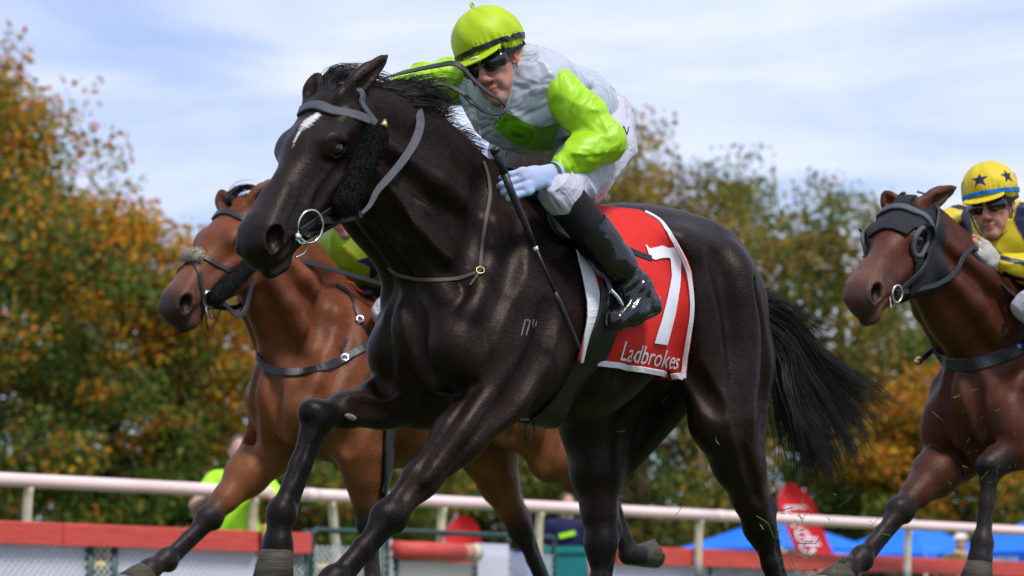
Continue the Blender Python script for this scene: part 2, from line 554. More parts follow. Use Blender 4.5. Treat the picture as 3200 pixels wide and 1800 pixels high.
def rl(t, z=0.0, off=0.0):
    s = np.array([rd[1], -rd[0], 0])          # towards the track
    return rd * t + s * off + np.array([0, 0, z])
cuts = [-8, rail_t(972, rA, rd), rail_t(2250, rA, rd), 24]
zl, zrr = rA[2], rB[2]
tB = np.linalg.norm((rB - rA)[:2])
def rz(t): return zl + (zrr - zl) * t / tB
for a, b in zip(cuts[:-1], cuts[1:]):
    mb = MB(); mb.tube([rl(t, rz(t)) for t in np.linspace(a + .004, b - .004, 12)], .050, 20); mb.build('rail_tube', M_rail, rail, True)
for c in cuts[1:-1]:
    mb = MB(); mb.tube([rl(t, rz(t)) for t in np.linspace(c - .06, c + .06, 3)], .0525, 20); mb.build('joint_sleeve', M_rail, rail, True)
for px in (-420, 90, 795, 1035, 1385, 1690, 2190, 2842, 3420):
    t0 = rail_t(px, rA, rd)
    lean = .14 if px == 1035 else .02
    mb = MB(); mb.tube(spline([rl(t0, rz(t0) - .04), rl(t0 + lean * .4, rz(t0) - .2, -.03), rl(t0 + lean, .62, -.05), rl(t0 + lean, 0, -.05)], 5), [.034, .036, .034, .034], 12)
    p = mb.build('post', M_post, rail, True)
    mb = MB(); mb.tube([rl(t0 + lean * .8, .93, -.045), rl(t0 + lean, .70, -.05)], .039, 12); mb.build('collar', M_grey, p, True)

# red-topped mesh fence, just in front of the rail's posts
fA, fB = at_depth(0, 1662, 22.1), at_depth(3200, 1779, 33.7)
fd = fB - fA; fd[2] = 0; fL = np.linalg.norm(fd); fd /= fL
fs = np.array([fd[1], -fd[0], 0])
def fz(t): return fA[2] + (fB[2] - fA[2]) * t / fL
def fp(t, dz=0.0, off=0.0): return fd * t + fs * off + np.array([0, 0, fz(t) + dz])
def fg(t, z, off=0.0): return fd * t + fs * off + np.array([0, 0, z])
fence = empty('mesh_fence', 'low chain-link fence topped with red boards below the rail', 'fence', Vector((fA[0], fA[1], 0)))
FT = lambda px: rail_t(px, fA, fd)
def board(t0, t1, h=.155, off=0.0, dz=0.0, m=M_redb, name='board'):
    mb = MB(); v = []
    for t in (t0, t1):
        for o_, z_ in ((-.02, -h / 2), (.02, -h / 2), (.02, h / 2 - .008), (.013, h / 2), (-.013, h / 2), (-.02, h / 2 - .008)):
            v.append(fp(t, z_ + dz, o_ + off))
    n = 6
    mb.add(v, [(k, (k + 1) % n, n + (k + 1) % n, n + k) for k in range(n)] + [tuple(range(n - 1, -1, -1)), tuple(range(n, 2 * n))])
    return mb.build(name, m, fence)
segs = [(-5, FT(-330)), (FT(-325), FT(190)), (FT(193), FT(560)), (FT(563), FT(800)), (FT(888), FT(968)), (FT(1925), FT(2180)), (FT(2184), FT(2640)), (FT(2644), FT(3300)), (FT(3304), FT(3300) + 4)]
for a, b in segs: board(a, b)
board(FT(803), FT(885), .155, -.045)
mb = MB(); mb.tube([fp(FT(1240), -.03), fp(FT(1440), -.03)], .075, 16); mb.build('padded_tube', M_redb, fence, True)
mb = MB(); mb.tube([fp(FT(1441), -.03), fp(FT(1468), -.03)], .07, 16); mb.build('tube_end', mat('faded_red', (.5, .25, .17), .6, .3), fence, True)
mb = MB(); mb.tube([fp(FT(1469), -.03), fp(FT(1490), -.03)], .071, 16); mb.build('tube_cap', M_post, fence, True)
mb = MB(); mb.tube([fp(FT(820), .13, .03), fp(FT(826), .0, .05), fp(FT(832), -.16, .04)], [.045, .05, .04], 10); mb.build('straw_bundle', M_rope, fence, True)
# posts and frames
for px in (-260, 297, 372, 972, 1208, 1252, 1500, 1905, 2230, 2700, 3160):
    t = FT(px); top = .09 if px in (972,) else .0
    mb = MB(); mb.tube([fg(t, 0, -.05), fp(t, .02 + top, -.05)], .032 if px in (297, 372) else .024, 10); mb.build('fence_post', M_green, fence, True)
def frame(t0, t1, zt):
    mb = MB(); r_ = .09
    mb.tube(spline([fg(t0, 0, -.05), fg(t0, zt - r_, -.05), fg(t0 + r_ * .3, zt - r_ * .3, -.05), fg(t0 + r_, zt, -.05), fg((t0 + t1) / 2, zt, -.05), fg(t1 - r_, zt, -.05), fg(t1 - r_ * .3, zt - r_ * .3, -.05), fg(t1, zt - r_, -.05), fg(t1, 0, -.05)], 6), .022, 8)
    mb.build('gate_frame', M_green, fence, True)
frame(FT(990), FT(1190), 1.02)
frame(FT(1225), FT(1745), 1.04)
def panel(t0, t1, m, ztop=None):
    mb = MB(); v = []
    for t in (t0, t1):
        for o_ in (-.075, -.068):
            for z_ in (.03, (ztop if ztop else fz(t) - .07)): v.append(fg(t, z_, o_))
    mb.add(v, [(0, 1, 3, 2), (4, 6, 7, 5), (0, 4, 5, 1), (2, 3, 7, 6), (0, 2, 6, 4), (1, 5, 7, 3)])
    mb.build('banner_panel', m, fence)
panel(FT(-900), FT(292), M_bann); panel(FT(378), FT(815), M_bann)
panel(FT(1205), FT(1248), M_bann, .97); panel(FT(1256), FT(1496), M_cream, .80); panel(FT(1505), FT(1610), M_bann, .97)
panel(FT(1925), FT(2195), M_bann)
def chain_link(t0, t1, ztop, off=-.045):
    v, f = MB(), None
    dl = .062
    n = int((t1 - t0 + ztop) / dl)
    for i in range(n):
        for sgn in (1, -1):
            a0 = t0 - (ztop if sgn > 0 else 0) + i * dl
            if sgn < 0: a0 += 0
            P0, P1 = (a0, 0.02), (a0 + sgn * ztop, ztop)
            # clip to the panel
            x0, x1 = P0[0], P1[0]
            s0, s1 = 0.0, 1.0
            if x1 != x0:
                sa, sb = (t0 - x0) / (x1 - x0), (t1 - x0) / (x1 - x0)
                s0, s1 = max(0, min(sa, sb)), min(1, max(sa, sb))
            if s1 - s0 < .03: continue
            e = [fg(x0 + (x1 - x0) * s, .02 + (ztop - .02) * s, off) for s in (s0, s1)]
            v.tube(e, .0040, 3, False)
    o = v.build('chain_link', M_wire, fence, True); o['kind'] = 'stuff'
chain_link(FT(-330), FT(965), .86)
chain_link(FT(992), FT(1740), .90)
chain_link(FT(1925), FT(2700), .86)

# teal wheelie bin behind the fence
tb = empty('teal_bin', 'teal plastic bin behind the fence near the horse hind legs', 'bin', Vector(on_ground(1765, 29.0)))
mb = MB(); mb.add([(-.16, -.18, 0), (.16, -.18, 0), (.16, .18, 0), (-.16, .18, 0), (-.2, -.22, .95), (.2, -.22, .95), (.2, .22, .95), (-.2, .22, .95)], [(3, 2, 1, 0), (0, 1, 5, 4), (1, 2, 6, 5), (2, 3, 7, 6), (3, 0, 4, 7), (4, 5, 6, 7)]); mb.build('bin_body', M_teal, tb)
mb = MB(); mb.box((0, 0, .985), (.44, .48, .06)); mb.build('lid', M_teal, tb)
for s_ in (-1, 1):
    mb = MB(); mb.tube([(s_ * .17, .2, .09), (s_ * .22, .2, .09)], .09, 14); mb.build('wheel', M_grey, tb)

# flower bushes with yellow roses by the fence
M_rose = mat('yellow_rose', (.75, .55, .10), .6, .3, noise=.3, nscale=20)
M_rosp = mat('peach_rose', (.75, .25, .10), .6, .3, noise=.3, nscale=20)
def rose_bush(label, px, Y, zs, seed, w=.35, m2=None, h=None):
    r = np.random.default_rng(seed); p = on_ground(px, Y)
    t = empty('rose_bush', label, 'bush', Vector(p), 'rose bushes behind the fence')
    h = h or max(zs)
    n = 900
    P = np.stack([r.normal(0, w * .5, n), r.normal(0, w * .4, n), r.uniform(.05, h, n)], 1)
    a = r.normal(0, 1, (n, 3)); a /= np.linalg.norm(a, axis=1)[:, None]; b = np.cross(a, r.normal(0, 1, (n, 3))); b /= np.linalg.norm(b, axis=1)[:, None]
    s_ = .03
    V = np.stack([P - a * s_, P + b * s_ * .6, P + a * s_, P - b * s_ * .6], 1).reshape(-1, 3)
    mesh_obj('foliage', V, np.arange(4 * n).reshape(-1, 4), M_hedge, t, False, np.repeat(PAL_G[r.integers(0, 5, n)], 4, 0))
    for i, zz in enumerate(zs):
        c = np.array([(i - (len(zs) - 1) / 2) * w * .8 + r.normal(0, .03), r.normal(-.1, .05), zz])
        S = SDF(); S.ell(c, (.04, .04, .032), k=.01)
        for an in np.linspace(0, 6.28, 6)[:-1]: S.ell(c + np.array([math.cos(an) * .028, math.sin(an) * .028, .012]), (.026, .026, .024), k=.004)
        V_, F_ = S.auto(.008); mesh_obj('bloom', V_, F_, (m2 if m2 and i % 2 else M_rose), t)
rose_bush('yellow roses seen between two green fence posts at left', 330, 26.5, (.72, .78, .70), 21, .16)
rose_bush('yellow and peach roses low behind the gate frame', 1035, 26.5, (.76, .74, .80), 22, .12, M_rosp)
rose_bush('yellow roses above the red board by the dark tail', 2440, 38, (1.24, 1.20), 23, .16)
rose_bush('yellow roses in front of the spectator in the white cap', 2985, 40, (1.12, 1.26, 1.20), 24, .28)
rose_bush('pale yellow roses above the red board at the right edge', 3125, 40, (1.14, 1.10), 25, .28)

# blue canopies
M_blue = mat('blue_canvas', (.004, .17, .80), .6, .3, noise=.12, nscale=2, bump=.3, bscale=3, bdist=.05)
M_leg = mat('grey_pole', (.4, .4, .42), .4, .5, .6)
M_wht = mat('white_print', (.75, .78, .85), .6, .3)
def canopy(label, px_c, Y, half, ez, az, rot=.6):
    p = on_ground(px_c, Y)
    t = empty('blue_canopy', label, 'tent', Matrix.Translation(Vector(p)) @ Matrix.Rotation(rot, 4, 'Z'), 'blue canopies behind the fence')
    n = 10; v, f = [], []
    # four sagging roof panels
    for k in range(4):
        a, b = k * math.pi / 2 + math.pi / 4, (k + 1) * math.pi / 2 + math.pi / 4
        ca, cb = np.array([math.cos(a), math.sin(a), 0]) * half * 1.414, np.array([math.cos(b), math.sin(b), 0]) * half * 1.414
        mv = []
        for i in range(n + 1):
            for j in range(n + 1):
                s_ = i / n; q_ = j / n
                pt = (ca * (1 - q_) + cb * q_) * s_
                z_ = az + (ez - az) * s_ ** .85 - .10 * math.sin(math.pi * q_) * s_ * (1.2 - s_)
                mv.append((pt[0], pt[1], z_))
        mf = [(i * (n + 1) + j, (i + 1) * (n + 1) + j, (i + 1) * (n + 1) + j + 1, i * (n + 1) + j + 1) for i in range(n) for j in range(n)]
        mesh_obj('roof_panel', mv, mf, M_blue, t)
        mv = []
        for j in range(n + 1):
            pt = ca * (1 - j / n) + cb * j / n
            mv += [(pt[0], pt[1], ez - .002), (pt[0] * 1.005, pt[1] * 1.005, ez - .28 - .02 * math.sin(j * 2.2))]
        mesh_obj('valance', mv, [(2 * j, 2 * j + 2, 2 * j + 3, 2 * j + 1) for j in range(n)], M_blue, t)
        mb = MB(); mb.tube([ca * .985 + [0, 0, 0], ca * .985 + [0, 0, ez]], .022, 8); mb.build('leg', M_leg, t, True)
        # worn white print on the valance
        mb = MB(); m0, m1 = ca * .72 + cb * .28, ca * .28 + cb * .72; u_ = m1 - m0; nn_ = nrm(np.array([m0[0] + m1[0], m0[1] + m1[1], 0]))
        rr = np.random.default_rng(int(px_c) + k)
        for c_ in range(11):
            q0 = m0 + u_ * (c_ / 11 + .01); w_ = rr.uniform(.05, .08) * np.linalg.norm(u_)
            ctr = q0 + nrm(u_) * w_ / 2 + nn_ * (.025) + np.array([0, 0, ez - .14])
            mb.box(ctr, (w_ * .72, .004, rr.uniform(.07, .12)), math.atan2(u_[1], u_[0]))
        mb.build('printed_lettering', M_wht, t)['kind'] = 'stuff'
    return t
canopy('blue canopy left of the red feather flag', 2425, 58, 1.28, 1.84, 2.50, .75)
canopy('blue canopy right of the red feather flag', 2845, 58, 1.22, 1.72, 2.40, .8)
canopy('blue canopy cut by the right edge of the photo', 3260, 52, 1.25, 1.60, 2.25, .7)
canopy('small far blue canopy beside the teal bin', 1665, 78, 1.0, 1.95, 2.6, .7)

# feather flags
M_flag = mat('red_flag_cloth', (.72, .02, .025), .6, .3, bump=.4, bscale=4, bdist=.03, transl=.25)
def text_mesh(txt, size, shear=0.0):
    cu = bpy.data.curves.new('lettering', 'FONT'); cu.body = txt; cu.size = size; cu.shear = shear; cu.resolution_u = 4; cu.align_x = 'CENTER'; cu.align_y = 'CENTER'
    o = bpy.data.objects.new('lettering', cu); col.objects.link(o)
    dg = bpy.context.evaluated_depsgraph_get(); me = bpy.data.meshes.new_from_object(o.evaluated_get(dg))
    bpy.data.objects.remove(o); bpy.data.curves.remove(cu)
    bm = bmesh.new(); bm.from_mesh(me); bmesh.ops.triangulate(bm, faces=bm.faces)
    for _ in range(4):
        bmesh.ops.subdivide_edges(bm, edges=[e for e in bm.edges if e.calc_length() > size * .10], cuts=1)
        bmesh.ops.triangulate(bm, faces=bm.faces)
    V = np.array([v.co[:] for v in bm.verts]); F = [tuple(v.index for v in f_.verts) for f_ in bm.faces]
    bm.free(); bpy.data.meshes.remove(me)
    return V, F
def feather_flag(label, px, pxb, Y, ztop, wid, txt):
    p = on_ground(pxb, Y)
    t = empty('feather_flag', label, 'flag', Vector(p), 'red feather flags')
    lean = (px - pxb) / FPX * Y
    n = 22; v, f = [], []
    def pt(s, q_):      # s 0 bottom .. 1 top; q across
        z_ = .45 + (ztop - .45) * s
        w_ = wid * (1 - max(0, (s - .78) / .22) ** 2.2) ** .5 if s > .78 else wid
        x0 = lean * s
        return np.array([x0 + (q_ - .5) * w_ + .03 * math.sin(s * 5), .05 * math.sin(q_ * 4 + s * 7), z_])
    for i in range(n + 1):
        for j in range(7): v.append(pt(i / n, j / 6))
    mesh_obj('flag_cloth', v, [(i * 7 + j, i * 7 + j + 1, (i + 1) * 7 + j + 1, (i + 1) * 7 + j) for i in range(n) for j in range(6)], M_flag, t)
    mb = MB(); mb.tube(spline([(lean * -.2 - wid / 2, .02, 0), (-wid / 2 - .02, .02, .45), (lean * .8 - wid / 2 - .02, .02, ztop * .8), (lean - wid * .2, .02, ztop + .01)], 6), .015, 8); mb.build('pole', M_leg, t, True)
    if txt:
        V, F = text_mesh(txt, .55)
        L = V[:, 0].max() - V[:, 0].min()
        out = []
        for x_, y_, _ in V:
            s_ = .84 - (x_ / L + .5) * .76; q_ = .42 + y_ / wid * 1.0
            a = pt(np.clip(s_, 0, 1), np.clip(q_, 0, 1)); out.append(a + np.array([0, -.012, 0]))
        mesh_obj('printed_lettering', out, F, M_wht, t, False)['kind'] = 'stuff'
    return t
feather_flag('tall red feather flag with white lettering between blue canopies', 2470, 2610, 54, 2.84, .62, 'Ladbrokes')
feather_flag('red feather flag with its top just under the white rail', 1450, 1462, 54, 2.30, .60, None)

# spectators
M_skin = mat('skin', (.52, .28, .20), .5, .4, noise=.12, nscale=14)
def simple_person(label, px, Y, h, shirt, trousers, hair, facing=0.0, arms='down', hat=None, group=None):
    """standing figure, one skin body with clothes as children"""
    t = empty('person', label, 'person', Matrix.Translation(Vector(on_ground(px, Y))) @ Matrix.Rotation(facing, 4, 'Z'), group)
    k = h / 1.75
    def p(x, y, z): return np.array([x, y, z]) * k
    B = SDF()
    B.ell(p(0, -.01, 1.63), np.array((.075, .095, .115)) * k, k=.02); B.ell(p(0, -.055, 1.575), np.array((.05, .05, .06)) * k, k=.03)
    B.cone(p(0, -.10, 1.63), p(0, -.115, 1.60), .012 * k, .016 * k, .015)
    for s_ in (1, -1): B.ell(p(s_ * .078, .01, 1.62), np.array((.012, .022, .032)) * k, k=.01)
    B.cone(p(0, .01, 1.55), p(0, .015, 1.42), .05 * k, .06 * k, .03)
    B.ell(p(0, .01, 1.28), np.array((.16, .09, .22)) * k, k=.05); B.ell(p(0, .01, .98), np.array((.15, .1, .13)) * k, k=.06)
    T_ = SDF(); T_.ell(p(0, .005, 1.27), np.array((.165, .115, .23)) * k, k=.05); T_.cone(p(-.15, .01, 1.42), p(.15, .01, 1.42), .06 * k, .06 * k, .06); T_.ell(p(0, .005, 1.02), np.array((.17, .12, .16)) * k, k=.08)
    P_ = SDF(); P_.ell(p(0, .01, .95), np.array((.16, .11, .12)) * k, k=.05)
    for s_ in (1, -1):
        if arms == 'rail':  sh, el, ha = p(s_ * .2, .01, 1.40), p(s_ * .34, -.10, 1.20), p(s_ * .26, -.34, 1.24)
        else: sh, el, ha = p(s_ * .2, .01, 1.40), p(s_ * .25, .03, 1.12), p(s_ * .24, -.06, .88)
        B.chain([sh, el, ha], [.05 * k, .042 * k, .03 * k], .03); B.ell(ha + (ha - el) * .25, np.array((.035, .045, .03)) * k, k=.02)
        T_.cone(sh, sh * .45 + el * .55, .068 * k, .064 * k, .05)
        hp_, kn, an = p(s_ * .09, .01, .92), p(s_ * .10, -.01, .50), p(s_ * .10, .02, .09)
        B.chain([hp_, kn, an], [.085 * k, .055 * k, .038 * k], .03); B.cone(an, an + p(0, -.14, -.04), .038 * k, .03 * k, .03)
        P_.chain([hp_, kn, an], [.1 * k, .075 * k, .062 * k], .04)
    V, F = B.auto(.016); mesh_obj('body', V, F, M_skin, t)
    V, F = T_.auto(.018); mesh_obj('shirt', V, F, shirt, t)
    V, F = P_.auto(.02); mesh_obj('trousers', V, F, trousers, t)
    Hh = SDF(); Hh.ell(p(0, .015, 1.665), np.array((.083, .1, .095)) * k, k=.02); Hh.ell(p(0, -.08, 1.60), np.array((.07, .07, .09)) * k, k=.02, sub=True)
    V, F = Hh.auto(.014); mesh_obj('hair', V, F, hair, t)
    if hat:
        Hh = SDF(); Hh.ell(p(0, .01, 1.70), np.array((.098, .115, .085)) * k, k=.02); Hh.ell(p(0, -.11, 1.69), np.array((.075, .08, .012)) * k, k=.02); Hh.ell(p(0, .0, 1.60), np.array((.2, .2, .075)) * k, k=.01, sub=True)
        V, F = Hh.auto(.012); mesh_obj('cap', V, F, hat, t)
    return t
M_hiv = mat('hi_vis_lime', (.42, .85, .02), .6, .3, bump=.3, bscale=9, bdist=.02)
M_navy = mat('navy_cloth', (.012, .014, .06), .7, .2, bump=.3, bscale=9, bdist=.02)
M_dark = mat('dark_trousers', (.02, .02, .025), .8, .2)
M_hgrey = mat('short_hair', (.10, .07, .05), .8, .2)
M_cap = mat('white_cap', (.7, .68, .62), .7, .2)
simple_person('person in lime hi-vis shirt leaning on the rail', 748, 24.6, 1.74, M_hiv, M_dark, M_hgrey, .1, 'rail')
pn = simple_person('person in navy jacket behind the teal bin', 1772, 32.5, 1.66, M_navy, M_dark, M_hgrey, .2)
mb = MB(); mb.box((-.03, -.135, 1.24), (.17, .012, .045), M=np.array([[.97, 0, -.22], [0, 1, 0], [.22, 0, .97]])); mb.build('green_stripe', M_hiv, pn)
simple_person('spectator in white cap seen between the hooded horse forelegs', 2998, 44, 1.63, mat('tan_shirt', (.4, .28, .15), .8, .2), M_dark, M_hgrey, -.6, hat=M_cap)
# ------------------------------------------------------------------ horses
def horse_skin(fr, sp):
    """one continuous skin from a signed-distance model; returns verts, faces, head map, key points"""
    S = SDF(); zw = fr.zw
    th = R(sp['head_yaw']); de = R(sp['head_pitch'])
    hd = fr.Rm @ np.array([-math.cos(th), -math.sin(th), 0])
    lf = fr.Rm @ np.array([math.sin(th), -math.cos(th), 0])
    z = np.array([0, 0, 1.0])
    ro = R(sp.get('head_roll', 0))
    fA = math.cos(de) * hd - math.sin(de) * z
    nA = math.sin(de) * hd + math.cos(de) * z
    lA = lf * math.cos(ro) + nA * math.sin(ro); nA = np.cross(fA, lA) if np.cross(fA, lA) @ nA > 0 else -np.cross(fA, lA)
    hs_ = sp.get('head_scale', 1.0)
    O = fr.q(*sp['poll'])
    H = np.stack([fA, nA, lA])
    def hp(f, n, l): return O + hs_ * (fA * f + nA * n + lA * l)
    bx = sp.get('bulk', 1.0)
    def T(s, l, dz): return np.array([s, l, zw + dz])
    # trunk
    S.cone(T(.06, 0, -.42), T(-.28, 0, -.41), .30, .310, .08, .79 * bx)
    S.cone(T(-.28, 0, -.405), T(-.68, 0, -.32), .305, .205, .1, .84 * bx)
    S.cone(T(.08, 0, -.43), T(.235, 0, -.46), .275, .19, .08, .84 * bx)
    S.cone(T(.06, 0, -.10), T(-.26, 0, -.15), .072, .068, .10, .8)
    S.cone(T(-.26, 0, -.175), T(-.58, 0, -.16), .10, .11, .12)
    S.ell(T(-.76, 0, -.26), (.265, .215, .220), k=.1)
    S.cone(T(-.54, 0, -.175), T(-.74, 0, -.165), .14, .12, .08)
    S.cone(T(-.78, 0, -.20), T(-1.02, 0, -.32), .11, .06, .07)
    for sd_ in (1, -1):
        S.ell(T(-.62, sd_ * .175, -.17), (.09, .055, .06), k=.07)                     # point of hip
        S.ell(T(.275, sd_ * .140, -.50), (.08, .075, .10), k=.06)                     # point of shoulder
        S.cone(T(.02, sd_ * .10, -.16), T(.25, sd_ * .155, -.46), .07, .08, .05, .8)  # shoulder blade
        S.cone(T(-.06, sd_ * .13, -.20), T(.03, sd_ * .185, -.5), .05, .07, .05, .8)
        S.ell(T(.06, sd_ * .20, -.56), (.13, .07, .12), k=.05)                        # triceps
        S.ell(T(.315, sd_ * .080, -.55), (.08, .080, .13), k=.03)                     # pectoral
        for i in range(0):                                                             # last ribs
            S.cone(T(-.30 - .075 * i, sd_ * .225, -.33 + .01 * i), T(-.36 - .07 * i, sd_ * .215, -.55 + .03 * i), .022, .018, .03)
    # neck
    nb = np.array([.14, 0, zw - .25]); ne = hp(.045, -.105, 0)
    pm = nb * .5 + ne * .5 + np.array([-.01, 0, sp.get('neck_arch', .02) + .02])
    wx = nrm(np.cross(ne - nb, z)); S.chain([nb, pm, ne], [.25, .160, .108], .06, .60, wx)
    ct = hp(-.02, -.045, 0); cb = T(.03, 0, -.06); cm = ct * .5 + cb * .5 + np.array([.015, 0, .05 + sp.get('neck_arch', .02)])
    crest = spline([ct, cm, cb], 6)
    S.chain(crest, [.040] * len(crest), .09)
    for sd_ in (1, -1):                                                                # long neck muscles
        a = hp(.10, -.15, sd_ * .05); b = T(.23, sd_ * .135, -.36); m_ = a * .5 + b * .5 + np.array([0, sd_ * .02, .01])
        S.chain([a, m_, b], [.03, .042, .055], .028)
        a = hp(.03, -.10, sd_ * .07); b = T(.10, sd_ * .125, -.20)
        S.chain([a, a * .5 + b * .5 + np.array([0, sd_ * .015, 0]), b], [.02, .03, .04], .04)
    wp = [hp(.13, -.17, 0), T(.31, 0, -.32)]; S.cone(wp[0], wp[1], .045, .065, .06)     # windpipe
    # legs
    hooves = []
    fw_l = np.array([1.0, 0, 0])
    for leg in sp['legs']:
        sd_ = leg['side']; J = [np.asarray(j) for j in leg['j']]
        if leg['kind'] == 'fore':
            E_, K_, Fe, Co, So = J
            fa = leg.get('fat', 1.0)
            sh = T(.22, sd_ * .15, -.46)
            S.cone(sh, E_, .10, .098, .05, .85)
            ax = nrm(K_ - E_)
            bk = nrm(np.cross(np.cross(ax, np.array([1, 0, .2])), ax)) * -1        # towards the back of the leg
            S.chain([E_, E_ * .62 + K_ * .38, E_ * .28 + K_ * .72, K_], [.090 * fa, .070 * fa, .046, .041], .05)
            S.cone(E_ + bk * .02, E_ * .45 + K_ * .55 + bk * .02, .075, .035, .03)
            S.cone(E_ - bk * .02 + ax * .05, E_ * .5 + K_ * .5 - bk * .022, .06, .034, .02)
            S.ell(K_ + bk * .004, (.044, .041, .052), np.stack([nrm(bk), nrm(np.cross(bk, ax)), ax]), .03)
            S.ell(K_ + ax * .02 - bk * .022, (.03, .036, .038), np.stack([nrm(bk), nrm(np.cross(bk, ax)), ax]), .02)
            S.ell(K_ + bk * .036 - ax * .008, (.02, .02, .026), k=.03)
            cx_ = nrm(Fe - K_)
            hub = np.cross(cx_, np.cross(bk, cx_)) if True else bk
            bkc = nrm(bk - cx_ * (bk @ cx_)) if np.linalg.norm(bk - cx_ * (bk @ cx_)) > .2 else nrm(ax - cx_ * (ax @ cx_))
            if leg.get('flip'): bkc = nrm(np.asarray(leg['flip']) - cx_ * (np.asarray(leg['flip']) @ cx_))
            S.chain([K_, K_ * .8 + Fe * .2, K_ * .5 + Fe * .5, Fe], [.038, .029, .025, .029], .018)
            S.chain([K_ + bkc * .026, K_ * .5 + Fe * .5 + bkc * .031, Fe + bkc * .028], [.022, .0145, .020], .007)
        else:
            St, K_, Fe, Co, So = J
            hip = T(-.79, sd_ * .12, -.36)
            S.ell(T(-.80, sd_ * .120, -.36), (.22, .115, .28), k=.07)
            S.cone(hip, St * .9 + hip * .1, .185, .110, .07, .74)
            S.cone(T(-.93, sd_ * .095, -.32), T(-.95, sd_ * .11, -.52), .105, .105, .05)
            S.cone(T(-.72, sd_ * .15, -.2), St + np.array([.0, sd_ * .01, .06]), .07, .07, .05, .8)
            ax = nrm(K_ - St)
            bk = nrm(np.cross(np.cross(ax, np.array([-1, 0, -.2])), ax))
            S.cone(T(-.95, sd_ * .115, -.5), St * .5 + K_ * .5 + bk * .045, .115, .045, .05, .8)
            S.chain([St, St * .6 + K_ * .4, St * .25 + K_ * .75, K_], [.105, .074, .048, .043], .05)
            S.ell(St + np.array([.02, 0, .01]), (.07, .06, .09), k=.06)
            cx_ = nrm(Fe - K_)
            bkc = nrm(bk - cx_ * (bk @ cx_))
            hk = K_ + bkc * .055 - cx_ * .035
            S.cone(K_, hk, .043, .026, .035)
            S.ell(K_ + cx_ * .015, (.048, .046, .065), np.stack([bkc, nrm(np.cross(bkc, cx_)), cx_]), .03)
            S.cone(St * .5 + K_ * .5 + bk * .055, hk, .026, .02, .03)
            S.chain([K_, K_ * .8 + Fe * .2, K_ * .5 + Fe * .5, Fe], [.042, .031, .0265, .031], .02)
            S.chain([hk, K_ * .5 + Fe * .5 + bkc * .036, Fe + bkc * .028], [.021, .0155, .021], .008)
        S.ell(Fe, (.037, .037, .040), k=.02)
        S.ell(Fe + bkc * .026, (.024, .026, .03), k=.025)
        S.cone(Fe, Co, .034, .04, .025)
        S.cone(Co - nrm(So - Co) * .01, Co + nrm(So - Co) * .014, .045, .045, .015)
        hooves.append((Co, So, -bkc))
    # head
    S.cone(hp(.035, -.075, 0), hp(.20, -.062, 0), hs_ * .080, hs_ * .078, .04, 1.14, lA)
    S.cone(hp(.16, -.048, 0), hp(.50, -.052, 0), hs_ * .056, hs_ * .043, .05)
    S.cone(hp(.20, -.105, 0), hp(.49, -.085, 0), hs_ * .074, hs_ * .050, .05, .92, lA)
    S.ell(hp(.03, -.03, 0), np.array((.06, .04, .075)) * hs_, H, .04)
    for sd_ in (1, -1):
        S.ell(hp(.150, -.165, sd_ * .052), np.array((.122, .108, .036)) * hs_, H, .035)      # jowl
        S.cone(hp(.22, -.15, sd_ * .040), hp(.46, -.115, sd_ * .026), .048 * hs_, .034 * hs_, .04)
        S.cone(hp(.20, -.235, sd_ * .045), hp(.49, -.145, sd_ * .020), .030 * hs_, .024 * hs_, .035)
        S.ell(hp(.175, -.034, sd_ * .084), np.array((.048, .030, .026)) * hs_, H, .045)       # brow
        S.cone(hp(.235, -.105, sd_ * .078), hp(.39, -.098, sd_ * .056), .014 * hs_, .010 * hs_, .03)  # facial crest
        S.ell(hp(.085, -.045, sd_ * .075), np.array((.05, .03, .02)) * hs_, H, .03)
        S.cone(hp(.40, -.030, sd_ * .030), hp(.54, -.045, sd_ * .046), .014 * hs_, .020 * hs_, .03)
    S.ell(hp(.550, -.075, 0), np.array((.070, .060, .056)) * hs_, H, .04)
    S.ell(hp(.588, -.098, 0), np.array((.036, .050, .046)) * hs_, H, .03)
    S.ell(hp(.550, -.160, 0), np.array((.062, .032, .036)) * hs_, H, .02)
    S.cone(hp(.42, -.14, 0), hp(.53, -.155, 0), .034 * hs_, .028 * hs_, .03)
    S.ell(hp(.535, -.180, 0), np.array((.03, .02, .026)) * hs_, H, .02)
    for sd_ in (1, -1):
        a1 = nrm(fA * .9 - nA * .25 + lA * sd_ * .25)
        nn = nrm(lA * sd_ * .75 + fA * .5 + nA * .4); nn = nrm(nn - a1 * (nn @ a1)); A = np.stack([a1, np.cross(nn, a1), nn])
        S.ell(hp(.553, -.062, sd_ * .047), np.array((.056, .042, .024)) * hs_, A, .02)
        S.ell(hp(.566, -.064, sd_ * .066), np.array((.043, .029, .034)) * hs_, A, .008, sub=True)
        S.cone(hp(.48, -.126, sd_ * .054), hp(.59, -.138, sd_ * .040), .005, .005, .008, sub=True)     # lips
        # eye socket and lids
        S.ell(hp(.192, -.052, sd_ * .104), np.array((.028, .021, .016)) * hs_, H, .006, sub=True)
        S.cone(hp(.160, -.040, sd_ * .097), hp(.210, -.030, sd_ * .098), .008 * hs_, .008 * hs_, .010)
        S.cone(hp(.168, -.077, sd_ * .096), hp(.218, -.074, sd_ * .094), .006 * hs_, .005 * hs_, .014)
        S.ell(hp(.10, -.005, sd_ * .052), np.array((.03, .03, .014)) * hs_, H, .03, sub=True) if False else None
